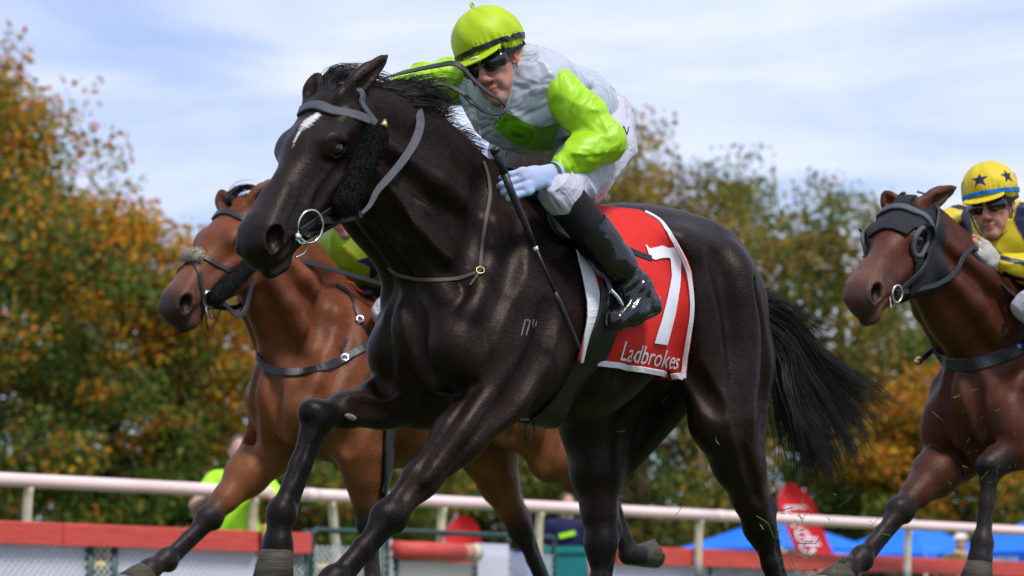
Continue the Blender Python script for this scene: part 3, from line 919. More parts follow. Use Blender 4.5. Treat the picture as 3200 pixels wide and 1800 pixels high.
    for sd_, tip, open_ in sp['ears']:
        b = hp(-.005, .0, sd_ * .066); t = np.asarray(tip)
        ax = nrm(t - b); L = np.linalg.norm(t - b)
        wd = nrm(np.cross(ax, np.asarray(open_)))
        S.chain([b - ax * .03, b + ax * L * .25, b + ax * L * .5, b + ax * L * .8, t], np.array([.032, .034, .030, .015, .004]) * (1 if sd_ > 0 else .8), .025, .6, np.asarray(open_))
        ha = b + ax * L * .18 + np.asarray(open_) * .020; hb_ = b + ax * L * .8 + np.asarray(open_) * .012
        S.cone(ha, hb_, .020, .006, .01, .8, np.asarray(open_), sub=True)
    if sp.get('strokes'):
        Vc, Fc = S.auto(.013); bv = bvh_of(Vc, Fc); sp['laid'] = []
        for (pix, r_, dep, add_) in sp['strokes']:
            if isinstance(pix[0], np.ndarray): base = [near(bv, p_ + [0, 0, zw]) for p_ in pix]
            else: base = [x for x in (hit_px(fr, bv, *p_) for p_ in spline(np.array(pix, float), 5)) if x is not None]
            if len(base) < 3: continue
            C_ = np.array([b_[0] for b_ in base]); N_ = np.array([b_[1] for b_ in base])
            for _ in range(2): C_[1:-1] = C_[1:-1] * .5 + .25 * (C_[:-2] + C_[2:]); N_[1:-1] = N_[1:-1] * .5 + .25 * (N_[:-2] + N_[2:])
            sp['laid'].append(([c_ - [0, 0, zw] for c_ in C_], r_, dep, add_))
            fade = np.sin(np.linspace(.35, math.pi - .35, len(C_))) ** .7
            off = (r_ - dep * fade)[:, None] * N_ * (-1 if add_ else 1)
            for mir in (1, -1):
                P_ = (C_ + off) * np.array([1, mir, 1])
                if mir < 0 and abs(C_[:, 1]).mean() < .05: continue
                if mir < 0 and np.mean([np.linalg.norm(near(bv, c_ * np.array([1, -1, 1]))[0] - c_ * np.array([1, -1, 1])) for c_ in C_]) > .02: continue
                for i in range(len(P_) - 1): S.cone(P_[i], P_[i + 1], r_, r_, r_ * .9, sub=not add_)
    lo, hi = S.bounds()
    g = sp.get('h', (.0075, .0052))
    hz = O[2] - .62 * hs_
    ax_s = graded(lo[0], hi[0], g[0], g[1], O[0] - .12, 9)
    ax_l = np.arange(lo[1], hi[1], (g[0] + g[1]) / 2)
    ax_z = graded(lo[2], hi[2], g[0], g[1], hz, 9)
    V, F = S.mesh((ax_s, ax_l, ax_z))
    V = smooth_mesh(V, F, 2, .4)
    return V, F, dict(O=O, H=H, hs=hs_, hp=hp, hooves=hooves, crest=crest, T=T)

def horse_colors(V, k, sp):
    h = (V - k['O']) @ k['H'].T / k['hs']
    f, n, l = h[:, 0], h[:, 1], h[:, 2]
    zw = sp['zw']
    c = np.tile(np.array(sp['coat']), (len(V), 1))
    def mixc(c, w, colr): return c * (1 - w[:, None]) + np.array(colr) * w[:, None]
    ishead = (f > -.1) & (np.abs(l) < .2) & (n > -.32) & (n < .12) & (V[:, 0] > .3)
    # paler warm flank and muzzle on a dark coat, darker back
    c = mixc(c, sstep(-.25, -.75, V[:, 2] - zw) * .5 * sp.get('belly', 0), sp.get('warm', sp['coat']))
    for J in sp['dark_legs']:
        a, b, r0 = J
        ab = b - a; t = np.clip(((V - a) @ ab) / (ab @ ab), -.5, 1.6)
        d = np.linalg.norm(V - a - t[:, None] * ab, axis=1)
        w = sstep(r0, r0 * .6, d) * sstep(-.42, .02, t)
        c = mixc(c, w, sp['points'])
    w = sstep(.30, .56, f) * ishead
    c = mixc(c, w * sp.get('muzzle_w', .75), sp['muzzle'])
    w = sstep(.49, .60, f) * ishead
    c = mixc(c, w * sp.get('lip_w', .6), sp['points'])
    # inside of the nostrils
    for s_ in (1, -1):
        d = np.sqrt(((f - .556) / .042) ** 2 + ((n + .066) / .032) ** 2 + ((l - s_ * .046) / .019) ** 2)
        c = mixc(c, sstep(1.15, .8, d) * ishead, (.012, .005, .005))
        d = np.sqrt(((f - .185) / .05) ** 2 + ((n + .05) / .036) ** 2 + ((l - s_ * .105) / .03) ** 2)
        c = mixc(c, sstep(1.1, .7, d) * ishead * .8, sp['points'])
    c = mixc(c, sstep(-.0, -.06, f) * (np.abs(l) < .13) * (n > -.03) * (V[:, 2] > k['O'][2] - .02) * .55, sp.get('ear', sp['coat']))
    for (f0, n0, l0, rf, rl) in sp.get('star', []):
        d = np.sqrt(((f - f0) / rf) ** 2 + ((l - l0) / rl) ** 2) + .22 * np.sin(f * 310 + l * 90) * np.cos(l * 260 - f * 70)
        c = mixc(c, sstep(1.30, .62, d) * ishead * (n > -.06) * (n < .09), (.58, .56, .56))
    return c

def hoof_mesh(name, Co, So, front, m_hoof, m_shoe, parent):
    ax = nrm(So - Co); L = np.linalg.norm(So - Co)
    fr_ = nrm(front - ax * (front @ ax)); sd_ = np.cross(ax, fr_)
    rings = [(0.0, .043, .0), (.05, .049, .002), (.45, .056, .010), (.98, .063, .020), (1.0, .060, .020), (1.0, .02, .02)]
    n = 20; v, f = [], []
    for (t, r, off) in rings:
        for i in range(n):
            a = 2 * math.pi * i / n
            rr = r * (1 - .13 * max(0, -math.cos(a)) ** 3)
            v.append(Co + ax * L * t + fr_ * (rr * math.cos(a) * 1.04 + off) + sd_ * rr * math.sin(a) * .95)
    for i in range(len(rings) - 1):
        for k in range(n):
            f.append((i * n + k, i * n + (k + 1) % n, (i + 1) * n + (k + 1) % n, (i + 1) * n + k))
    f.append(tuple(range((len(rings) - 1) * n, len(rings) * n)))
    o = mesh_obj(name, v, f, m_hoof, parent)
    sh = MB()
    arc = [Co + ax * (L + .004) + fr_ * (.055 * math.cos(a) + .02) + sd_ * .052 * math.sin(a) for a in np.linspace(-2.5, 2.5, 17)]
    sh.ribbon(arc, .02, .009, ax)
    sh.build('horseshoe', m_shoe, o)
    return o

def strands(name, m, parent, roots, paths, r0=.0016, seg=7, jitter=.0):
    """hair: each strand a thin 3-sided tapering tube along its path"""
    V, F = [], []
    ang = np.array([0, 2.094, 4.189])
    base = 0
    for P in paths:
        P = np.asarray(P); n = len(P)
        T_ = np.gradient(P, axis=0); T_ /= np.linalg.norm(T_, axis=1)[:, None] + 1e-9
        a = np.cross(T_, np.array([.31, .87, .38])); a /= np.linalg.norm(a, axis=1)[:, None] + 1e-9
        b = np.cross(T_, a)
        r = r0 * np.linspace(1, .25, n) * np.random.default_rng(n + base).uniform(.7, 1.3)
        ring = P[:, None, :] + r[:, None, None] * (a[:, None, :] * np.cos(ang)[None, :, None] + b[:, None, :] * np.sin(ang)[None, :, None])
        V.append(ring.reshape(-1, 3))
        i = np.arange(n - 1)[:, None] * 3; k = np.arange(3)[None, :]; k2 = (k + 1) % 3
        F.append((np.stack([i + k, i + k2, i + 3 + k2, i + 3 + k], -1).reshape(-1, 4)) + base)
        base += n * 3
    return mesh_obj(name, np.concatenate(V), np.concatenate(F), m, parent)

def near(bvh, p, off=0.0):
    h = bvh.find_nearest(Vector(p))
    q, n = np.array(h[0]), np.array(h[1])
    return q + n * off, n
def hit_px(fr, bvh, x, y, off=0.0):
    o, d = fr.ray(x, y)
    h = bvh.ray_cast(Vector(o), Vector(d))
    if h[0] is None: return None
    n = np.array(h[1])
    if n @ d > 0: n = -n
    return np.array(h[0]) + n * off, n
def strap_on(bvh, pts, w, t, n=6, off=.002, sm=3):
    """strap laid over a skin: the path is drawn onto the nearest surface"""
    P = spline(pts, n)
    Q, N = zip(*[near(bvh, p, off) for p in P])
    Q, N = np.array(Q), np.array(N)
    for _ in range(sm):
        Q[1:-1] = Q[1:-1] * .5 + (Q[:-2] + Q[2:]) * .25; N[1:-1] = N[1:-1] * .5 + (N[:-2] + N[2:]) * .25
    return ribbon(Q, w, t, N)
def strap_px(fr, bvh, pix, w, t, n=6, off=.003, sm=3):
    P = spline(np.array(pix, float), n)
    Q, N = [], []
    for x, y in P:
        h = hit_px(fr, bvh, x, y, off)
        if h is not None: Q.append(h[0]); N.append(h[1])
    Q, N = np.array(Q), np.array(N)
    for _ in range(sm):
        Q[1:-1] = Q[1:-1] * .5 + (Q[:-2] + Q[2:]) * .25; N[1:-1] = N[1:-1] * .5 + (N[:-2] + N[2:]) * .25
    return ribbon(Q, w, t, N)
def ring(c, n, r, tr, seg=28, ns=8, squash=1.0, up=None):
    n = nrm(n); a = nrm(np.cross(n, [0.1, .3, 1])) if up is None else nrm(np.asarray(up) - n * (np.asarray(up) @ n)); b = np.cross(n, a)
    P = [np.asarray(c) + r * (a * math.cos(t) + b * math.sin(t) * squash) for t in np.linspace(0, 2 * math.pi, seg)]
    return tube(P, tr, ns, False)

def horse_root(name_label, fr, sp, m_coat, m_hoof, m_shoe, m_eye):
    t = empty('horse', name_label, 'horse', fr.M)
    sp['zw'] = fr.zw
    V, F, k = horse_skin(fr, sp)
    dl = []
    for leg in sp['legs']:
        J = leg['j']
        dl.append((np.asarray(J[1]), np.asarray(J[2]), .13)); dl.append((np.asarray(J[2]), np.asarray(J[4]), .13))
    sp['dark_legs'] = dl
    mesh_obj('body', V, F, m_coat, t, True, horse_colors(V, k, sp))
    bvh = bvh_of(V, F)
    for i, (Co, So, fr_) in enumerate(k['hooves']):
        hoof_mesh('hoof', Co, So, fr_, m_hoof, m_shoe, t)
    for s_ in (1, -1):
        e = bmesh.new(); bmesh.ops.create_uvsphere(e, u_segments=24, v_segments=14, radius=.0265 * k['hs'])
        me = bpy.data.meshes.new('eye'); e.to_mesh(me); e.free(); me.shade_smooth(); me.materials.append(m_eye)
        o = link(bpy.data.objects.new('eye', me), t); o.location = k['hp'](.190, -.052, s_ * .0865); o.scale = (1.05, 1, .9)
    return t, V, F, k, bvh
def coat(name, rough, spec):
    m = mat(name, (.1, .05, .03), rough, spec, attr=True, noise=.35, nscale=8, bump=.35, bscale=16, bdist=.008)
    N, L = m.node_tree.nodes, m.node_tree.links
    b = N['Principled BSDF']; b.inputs['Specular Tint'].default_value = (1, .86, .78, 1); bp = [n for n in N if n.type == 'BUMP'][0]
    tcn = [n for n in N if n.type == 'TEX_COORD'][0]
    # short hair: fine streaks lying back along the body
    mpn = N.new('ShaderNodeMapping'); mpn.inputs['Scale'].default_value = (90, 420, 300); mpn.inputs['Rotation'].default_value = (0, .5, 0)
    nf = N.new('ShaderNodeTexNoise'); nf.inputs['Scale'].default_value = 1.0; nf.inputs['Detail'].default_value = 3
    b2 = N.new('ShaderNodeBump'); b2.inputs['Strength'].default_value = .42; b2.inputs['Distance'].default_value = .002
    L.new(tcn.outputs['Object'], mpn.inputs['Vector']); L.new(mpn.outputs['Vector'], nf.inputs['Vector'])
    L.new(nf.outputs['Fac'], b2.inputs['Height']); L.new(bp.outputs['Normal'], b2.inputs['Normal'])
    # veins and skin folds: thin ridges of a warped noise
    nv_ = N.new('ShaderNodeTexNoise'); nv_.inputs['Scale'].default_value = 7; nv_.inputs['Detail'].default_value = 2; nv_.inputs['Distortion'].default_value = .8
    m1 = N.new('ShaderNodeMath'); m1.operation = 'SUBTRACT'; m1.inputs[1].default_value = .5
    m2 = N.new('ShaderNodeMath'); m2.operation = 'ABSOLUTE'
    rm = N.new('ShaderNodeMapRange'); rm.inputs['From Min'].default_value = 0; rm.inputs['From Max'].default_value = .018; rm.inputs['To Min'].default_value = 1; rm.inputs['To Max'].default_value = 0
    b3 = N.new('ShaderNodeBump'); b3.inputs['Strength'].default_value = .10; b3.inputs['Distance'].default_value = .003
    L.new(tcn.outputs['Object'], nv_.inputs['Vector']); L.new(nv_.outputs['Fac'], m1.inputs[0]); L.new(m1.outputs[0], m2.inputs[0]); L.new(m2.outputs[0], rm.inputs['Value'])
    L.new(rm.outputs['Result'], b3.inputs['Height']); L.new(b2.outputs['Normal'], b3.inputs['Normal']); L.new(b3.outputs['Normal'], b.inputs['Normal'])
    # sweat: patchy gloss
    mr = N.new('ShaderNodeMapRange'); mr.inputs['To Min'].default_value = rough - .08; mr.inputs['To Max'].default_value = rough + .14
    nr = N.new('ShaderNodeTexNoise'); nr.inputs['Scale'].default_value = 5; nr.inputs['Detail'].default_value = 6
    L.new(tcn.outputs['Object'], nr.inputs['Vector']); L.new(nr.outputs['Fac'], mr.inputs['Value']); L.new(mr.outputs['Result'], b.inputs['Roughness'])
    # hair clumps: streaky noise varies the specular level and mottles the coat colour
    mph = N.new('ShaderNodeMapping'); mph.inputs['Scale'].default_value = (60, 260, 190); mph.inputs['Rotation'].default_value = (0, .45, .1)
    nh = N.new('ShaderNodeTexNoise'); nh.inputs['Scale'].default_value = 1.0; nh.inputs['Detail'].default_value = 4
    ms = N.new('ShaderNodeMapRange'); ms.inputs['From Min'].default_value = .3; ms.inputs['From Max'].default_value = .7; ms.inputs['To Min'].default_value = spec * .6; ms.inputs['To Max'].default_value = spec * 1.4
    L.new(tcn.outputs['Object'], mph.inputs['Vector']); L.new(mph.outputs['Vector'], nh.inputs['Vector']); L.new(nh.outputs['Fac'], ms.inputs['Value']); L.new(ms.outputs['Result'], b.inputs['Specular IOR Level'])
    mm_ = N.new('ShaderNodeMapRange'); mm_.inputs['From Min'].default_value = .3; mm_.inputs['From Max'].default_value = .7; mm_.inputs['To Min'].default_value = .78; mm_.inputs['To Max'].default_value = 1.18
    mu = N.new('ShaderNodeMixRGB'); mu.blend_type = 'MULTIPLY'; mu.inputs['Fac'].default_value = 1
    old = b.inputs['Base Color'].links[0].from_socket
    L.new(nh.outputs['Fac'], mm_.inputs['Value']); L.new(old, mu.inputs['Color1']); L.new(mm_.outputs['Result'], mu.inputs['Color2']); L.new(mu.outputs['Color'], b.inputs['Base Color'])
    return m
M_coat1 = coat('coat_black_brown', .41, .19)
M_coat2 = coat('coat_bay', .43, .22)
M_hoof = mat('hoof_horn', (.065, .058, .04), .7, .3, noise=.5, nscale=14, bump=.4, bscale=40, aniso=(1, 1, 6))
M_shoe = mat('worn_steel', (.35, .35, .36), .35, .5, .9)
M_eye = mat('dark_eye', (.006, .004, .004), .05, .7)
M_hair = mat('black_hair', (.010, .0075, .0065), .42, .4, noise=.5, nscale=30)

STROKES = [   # muscle grooves and ridges read off the photograph: path, radius, depth, ridge?
    ([(1505, 560), (1495, 690), (1450, 840), (1405, 950)], .035, .012, False),
    ([(1620, 690), (1590, 850), (1530, 1000), (1470, 1090)], .035, .010, False),
    ([(1715, 960), (1690, 1090), (1620, 1215), (1565, 1290)], .035, .018, False),
    ([(1265, 900), (1300, 1000), (1320, 1110), (1345, 1190)], .030, .018, False),
    ([(1415, 1010), (1385, 1080), (1390, 1160), (1435, 1225)], .025, .014, False),
    ([(1400, 1060), (1430, 1110), (1450, 1170)], .05, .012, True),
    ([(1490, 1215), (1410, 1340), (1310, 1490), (1258, 1560)], .018, .008, False),
    ([(1545, 1275), (1460, 1385), (1350, 1510), (1300, 1560)], .016, .007, False),
    ([(1515, 1230), (1440, 1350), (1340, 1495)], .022, .006, True),
    ([(2235, 800), (2280, 940), (2300, 1080), (2315, 1230), (2325, 1370)], .035, .016, False),
    ([(2300, 790), (2335, 900), (2345, 1050), (2345, 1220)], .05, .010, True),
    ([(2352, 900), (2378, 1050), (2382, 1200), (2372, 1330)], .03, .014, False),
    ([(2135, 1120), (2185, 1205), (2245, 1285)], .03, .014, False),
    ([(2080, 760), (2120, 900), (2130, 1040), (2120, 1140)], .04, .010, False),
    ([(2320, 1385), (2345, 1480), (2372, 1570)], .016, .009, False),
    ([(1145, 705), (1215, 785), (1290, 860), (1350, 930)], .024, .010, False),
    ([(1230, 560), (1310, 650), (1390, 730), (1460, 790)], .04, .008, False),
    ([(1195, 640), (1270, 740), (1340, 840), (1390, 930)], .035, .010, True),
    ([(1085, 500), (1030, 570), (985, 640)], .02, .006, False),
    ([(958, 742), (925, 785), (885, 828), (845, 846)], .010, .007, False),
    ([(935, 590), (908, 655), (885, 692)], .008, .003, True),
    ([(1000, 446), (1035, 424), (1082, 436)], .014, .005, True),
    ([(1010, 500), (1050, 512), (1090, 500)], .010, .004, False),
    ([(1185, 560), (1225, 640), (1250, 720)], .03, .006, False),
    ([(1110, 1260), (1200, 1285), (1300, 1280)], .025, .010, False),
    ([(960, 1330), (945, 1400), (905, 1500)], .012, .005, False),
    ([(1850, 1090), (1830, 1180), (1770, 1260)], .04, .006, False),
    ([(1960, 1120), (1945, 1200)], .04, .006, False)]
F1 = Frame(1565, 565, 9.75, 43)
q = F1.q; zw = F1.zw
SP1 = dict(strokes=STROKES, poll=(1030, 298, .05), head_yaw=56, head_pitch=48, head_scale=1.0, coat=(.0115, .0064, .0050), points=(.005, .0042, .0045), muzzle=(.020, .012, .010),
           warm=(.016, .0078, .0058), belly=1, ear=(.030, .015, .010),
           star=[(.12, 0, .016, .022, .013), (.145, 0, .008, .034, .019), (.205, 0, .004, .042, .0042)],
           ears=[(1, q(1213, 172, .14), nrm([-.2, .75, -.2])), (-1, q(992, 236, -.02), nrm([.8, .3, .2]))],
           legs=[dict(kind='fore', side=1, j=[np.array([.16, .165, zw - .665]), q(1217, 1610, .14), q(1042, 1812, .13), q(950, 1890, .13), q(880, 1930, .13)]),
                 dict(kind='fore', side=-1, j=[np.array([.18, -.16, zw - .66]), q(990, 1300, -.15), q(876, 1600, -.15), q(868, 1712, -.15), q(872, 1815, -.15)]),
                 dict(kind='hind', side=1, j=[q(2262, 1320, .20), q(2372, 1640, .15), q(2440, 1880, .14), q(2415, 1975, .14), q(2395, 2060, .14)]),
                 dict(kind='hind', side=-1, j=[q(1850, 1330, -.18), q(1878, 1690, -.14), q(1862, 1950, -.13), q(1815, 2030, -.13), q(1790, 2110, -.13)])])

F2 = Frame(1070, 880, 12.8, 43)
q = F2.q; zw = F2.zw
SP2 = dict(poll=(740, 640, .06), head_yaw=55, head_pitch=43, head_scale=.98, coat=(.150, .043, .016), points=(.016, .013, .014), muzzle=(.16, .075, .05), lip_w=.8,
           warm=(.22, .085, .03), belly=1, ear=(.08, .03, .015), h=(.011, .0075), neck_arch=0,
           ears=[(1, q(860, 560, .16), nrm([-.2, .75, -.2])), (-1, q(690, 600, -.02), nrm([.8, .3, .2]))],
           legs=[dict(kind='fore', side=1, j=[np.array([.03, .16, zw - .70]), q(1150, 1625, .13), q(1160, 1830, .13), q(1130, 1900, .13), q(1110, 1960, .13)]),
                 dict(kind='fore', side=-1, j=[np.array([.25, -.15, zw - .68]), q(655, 1615, -.14), q(520, 1745, -.14), q(462, 1786, -.14), q(418, 1842, -.14)], fat=1.15),
                 dict(kind='hind', side=1, j=[q(1735, 1430, .18), q(1885, 1555, .14), q(1963, 1735, .13), q(1995, 1735, .13), q(2050, 1722, .13)]),
                 dict(kind='hind', side=-1, j=[q(1510, 1420, -.16), q(1625, 1655, -.14), q(1705, 1845, -.13), q(1690, 1915, -.13), q(1675, 1975, -.13)])])
F3 = Frame(3205, 858, 12.0, 43)
q = F3.q; zw = F3.zw
SP3 = dict(poll=(2838, 640, .02), head_yaw=59, head_pitch=35, head_scale=.97, coat=(.078, .021, .010), points=(.014, .012, .013), muzzle=(.15, .07, .045), lip_w=.5,
           warm=(.06, .018, .012), belly=1, ear=(.09, .035, .02), h=(.010, .007), neck_arch=-.075,
           ears=[(1, q(2990, 585, .12), nrm([-.2, .75, -.2])), (-1, q(2766, 606, -.06), nrm([.8, .3, .2]))],
           legs=[dict(kind='fore', side=1, j=[np.array([.24, .16, zw - .64]), q(3095, 1455, .14), q(3068, 1695, .14), q(3062, 1755, .14), q(3058, 1820, .14)]),
                 dict(kind='fore', side=-1, j=[np.array([.25, -.15, zw - .68]), q(2815, 1590, -.14), q(2692, 1740, -.14), q(2640, 1788, -.14), q(2602, 1848, -.14)], fat=1.15),
                 dict(kind='hind', side=1, j=[np.array([-.55, .19, zw - .68]), np.array([-.85, .15, zw - 1.05]), np.array([-.98, .14, zw - 1.33]), np.array([-.93, .14, zw - 1.42]), np.array([-.90, .14, zw - 1.50])]),
                 dict(kind='hind', side=-1, j=[np.array([-.45, -.18, zw - .72]), np.array([-.5, -.14, zw - 1.10]), np.array([-.42, -.13, zw - 1.38]), np.array([-.34, -.13, zw - 1.44]), np.array([-.28, -.13, zw - 1.51])])])
h1, V1, Fc1, k1, B1 = horse_root('black-brown horse with white star galloping in front, cloth number 7', F1, SP1, M_coat1, M_hoof, M_shoe, M_eye)
BODY = [(p_, r_, d_, a_) for (p_, r_, d_, a_) in SP1['laid'] if max(x[0] for x in p_) < .42 and min(x[2] for x in p_) > -.82]
SP2['strokes'] = BODY; SP3['strokes'] = BODY
h2, V2, Fc2, k2, B2 = horse_root('bright bay horse half hidden behind the black-brown horse', F2, SP2, M_coat2, M_hoof, M_shoe, M_eye)
h3, V3, Fc3, k3, B3 = horse_root('dark bay horse wearing a black hood at the right edge', F3, SP3, M_coat2, M_hoof, M_shoe, M_eye)
# ------------------------------------------------------------------ hair of the horses
def rnd(*a): return rng.normal(0, 1, a)
def mane(k, parent, n, L, up, spread, fr, start=.02, end=1.0, name='mane'):
    cr = spline(k['crest'], 6); m = len(cr)
    paths = []
    for i in range(n):
        u = rng.uniform(start, end); p = cr[int(u * (m - 1))] + np.array([0, rng.normal(0, .012), .030])
        tuft = math.sin(u * 37) * .5 + math.sin(u * 83 + 1) * .5
        l = L * rng.uniform(.55, 1.15) * (1.1 - .5 * u) * (1 + .35 * tuft)
        d = nrm(np.array([-1.0, rng.normal(.10, spread), up * (1.0 + .8 * tuft) * (1.1 - .7 * u) + rng.normal(0, .18)]))
        q_ = [p - np.array([0, 0, .012])]
        for s_ in np.linspace(.15, 1, 6):
            q_.append(p + d * l * s_ + np.array([0, .02 * math.sin(u * 50) * s_, -l * .30 * s_ * s_ + l * .12 * math.sin(s_ * 3 + u * 9)]))
        paths.append(q_)
    return strands(name, M_hair, parent, None, paths, .0017)
mane(k1, h1, 2300, .150, .62, .22, F1)
mane(k2, h2, 500, .09, .25, .2, F2)
mane(k3, h3, 260, .05, .12, .2, F3, .1)
def hair_px(fr, parent, name, guide_list, n, jit, r0=.0016, seg=9, tip=2.2):
    """hair blended between guide strands (each a list of local points)"""
    G = [spline(g_, 6) for g_ in guide_list]
    G = [np.stack([np.interp(np.linspace(0, 1, seg), np.linspace(0, 1, len(g_)), g_[:, d]) for d in range(3)], 1) for g_ in G]
    paths = []
    ncl = max(6, n // 26); CL = [(rng.integers(0, len(G)), rng.uniform(), rnd(3), np.cumsum(rnd(seg, 3), 0), rng.uniform(.74, 1.0)) for _ in range(ncl)]
    for i in range(n):
        c_ = CL[rng.integers(0, ncl)] if rng.uniform() < .82 else None
        if c_ is not None:
            a, w = c_[0], np.clip(c_[1] + rng.normal(0, .04), 0, 1); b = min(len(G) - 1, a + 1)
            P = G[a] * (1 - w) + G[b] * w; tt = np.linspace(0, 1, seg)[:, None]
            P = P + c_[2][None, :] * jit * np.linspace(.35, tip, seg)[:, None] + .22 * jit * c_[3] + rnd(3)[None, :] * jit * (.5 + .35 * np.sin(tt * math.pi)) * (1.05 - .6 * tt) + np.array([.3, 1, .8])[None, :] * np.sin(tt * (5 + 3 * c_[1]) + 6 * c_[1] + 4 * c_[4]) * jit * 1.1 * tt
            m = max(4, int(seg * min(1, c_[4] * rng.uniform(.88, 1.05)))); paths.append(P[:m]); continue
        a = rng.integers(0, len(G)); b = min(len(G) - 1, a + 1); w = rng.uniform()
        P = G[a] * (1 - w) + G[b] * w
        sc = np.linspace(.35, tip, seg)[:, None]
        P = P + rnd(3)[None, :] * jit * sc + .35 * jit * np.cumsum(rnd(seg, 3), 0) * .6
        e = rng.uniform(.72, 1.0); m = max(4, int(seg * e))
        paths.append(P[:m])
    return strands(name, M_hair, parent, None, paths, r0)
q = F1.q
tb_ = np.array([-1.05, 0, F1.zw - .30])
hair_px(F1, h1, 'tail', [[tb_ + [0, 0, .03], q(2440, 985, .02), q(2520, 1085, .04), q(2650, 1165, .06), q(2820, 1250, .06)],
                         [tb_ + [0, 0, .02], q(2450, 1010, .02), q(2540, 1130, .04), q(2665, 1240, .06), q(2775, 1330, .06)],
                         [tb_, q(2445, 1040, .02), q(2540, 1190, .04), q(2630, 1310, .06), q(2705, 1420, .06)],
                         [tb_, q(2440, 1060, .02), q(2510, 1220, .04), q(2585, 1370, .06), q(2640, 1500, .06)],
                         [tb_ - [0, 0, .02], q(2430, 1080, .02), q(2480, 1250, .04), q(2535, 1400, .06), q(2570, 1560, .06)],
                         [tb_ - [0, 0, .03], q(2425, 1100, .02), q(2455, 1250, .04), q(2495, 1380, .06), q(2525, 1480, .06)]], 3200, .017, .0013, 16)
hair_px(F1, h1, 'tail_wisps', [[tb_ + [0, 0, .04], q(2400, 930, .03), q(2440, 930, .05), q(2470, 960, .06), q(2520, 990, .06)],
                               [tb_ + [0, 0, .03], q(2410, 950, .03), q(2470, 985, .05), q(2560, 1060, .06), q(2640, 1110, .06)]], 90, .012, .0009, 9)
fo = k1['hp'](-.01, .012, 0)
hair_px(F1, h1, 'forelock', [[k1['hp'](.01, .012, .0), q(1018, 238, .04), q(1050, 205, .05), q(1125, 202, .07), q(1190, 196, .08)],
                             [k1['hp'](.01, .012, .012), q(1030, 250, .05), q(1070, 222, .06), q(1130, 226, .08), q(1175, 222, .09)],
                             [k1['hp'](.01, .012, .025), q(1040, 265, .06), q(1080, 240, .08), q(1130, 252, .10), q(1165, 250, .11)]], 480, .006, .0015, 10, 1.6)
hair_px(F1, h1, 'poll_mane', [[k1['hp'](-.03, .01, 0), q(1200, 262, .03), q(1290, 248, .02), q(1380, 232, .02), q(1440, 260, .02)],
                              [k1['hp'](-.05, .0, .02), q(1215, 285, .05), q(1300, 268, .05), q(1375, 262, .05), q(1440, 300, .05)],
                              [k1['hp'](-.06, -.01, .03), q(1225, 305, .07), q(1290, 310, .08), q(1350, 318, .08), q(1420, 345, .06)]], 520, .011, .0016, 10, 2.0)
q = F2.q
hair_px(F2, h2, 'forelock', [[k2['hp'](.04, .015, -.01), k2['hp'](.03, .06, -.01), q(735, 575, .05), q(790, 570, .08), q(835, 600, .1)],
                             [k2['hp'](.04, .015, .01), k2['hp'](.03, .05, .01), q(750, 600, .05), q(790, 600, .1), q(820, 615, .12)]], 170, .006, .0016, 9, 1.8)
tb2 = np.array([-1.05, 0, F2.zw - .30])
tb3 = np.array([-1.05, 0, F3.zw - .30])
for fr_, h_, t_ in ((F2, h2, tb2), (F3, h3, tb3)):
    hair_px(fr_, h_, 'tail', [[t_, t_ + [-.12, 0, .02], t_ + [-.35, .02, -.12], t_ + [-.62, .04, -.3]], [t_, t_ + [-.10, 0, -.06], t_ + [-.28, .02, -.3], t_ + [-.42, .04, -.6]]], 500, .012, .002, 8)

# ------------------------------------------------------------------ tack
M_leather = mat('black_leather', (.012, .012, .014), .4, .5, noise=.3, nscale=30, bump=.2, bscale=200)
M_rubber = mat('grey_rubber_rein', (.075, .08, .095), .5, .4, noise=.2, nscale=60, bump=.4, bscale=400)
M_fleece = mat('black_sheepskin', (.010, .010, .010), .95, .1, bump=1.0, bscale=160, bdist=.01)
M_steel = mat('polished_steel', (.75, .75, .76), .18, .5, 1.0)
M_brass = mat('brass', (.75, .5, .18), .3, .5, 1.0)
M_tan = mat('thin_tan_strap', (.10, .075, .06), .6, .3)
def fleece_roll(name, a, b, r0, parent, m, n=1500, seed=3, out=None):
    rr = np.random.default_rng(seed); S = SDF()
    S.cone(a, b, r0 * .95, r0, .01)
    V, F = S.auto(.006, lambda x, y, z: .004 * np.sin(x * 260 + 3 * np.sin(y * 90)) * np.sin(y * 230 + 2 * np.sin(z * 80)) * np.sin(z * 250))
    o = mesh_obj(name, V, F, m, parent)
    idx = rr.integers(0, len(V), n); ax = nrm(b - a); paths = []
    for i in idx:
        c = a + ax * np.clip((V[i] - a) @ ax, 0, np.linalg.norm(b - a)); d = nrm(V[i] - c); t1 = np.cross(d, ax)
        w = rr.normal(0, .5, 2)
        P0 = V[i] - d * .002
        paths.append([P0, P0 + d * .005 + (t1 * w[0] + ax * w[1]) * .003, P0 + d * .008 + (t1 * w[0] + ax * w[1]) * .008, P0 + d * .006 + (t1 * w[0] + ax * w[1]) * .013])
    f_ = strands('fleece_tufts', m, o, None, paths, .0016); f_['kind'] = 'stuff'
    return o
hp = k1['hp']; q = F1.q
br = empty('bridle', 'grey and black race bridle with fleece cheek roll on the front horse', 'bridle', F1.M)
def add(rib, name, m, parent): return mesh_obj(name, rib[0], rib[1], m, parent, False)
h_ = [near(B1, hit_px(F1, B1, *p)[0], .0) for p in ((1168, 432), (1088, 622))]
ra, rb = F1.q(1170, 430, h_[0][0][1] + .022), F1.q(1076, 634, h_[1][0][1] + .026)
add(strap_on(B1, [hp(.01, -.06, -.10), hp(.055, -.01, -.085), hp(.07, .02, -.03), hp(.075, .022, .02), hp(.085, .0, .075), ra - nrm(rb - ra) * .06], .030, .011, 8, .006, 12), 'brow_band', M_rubber, br)
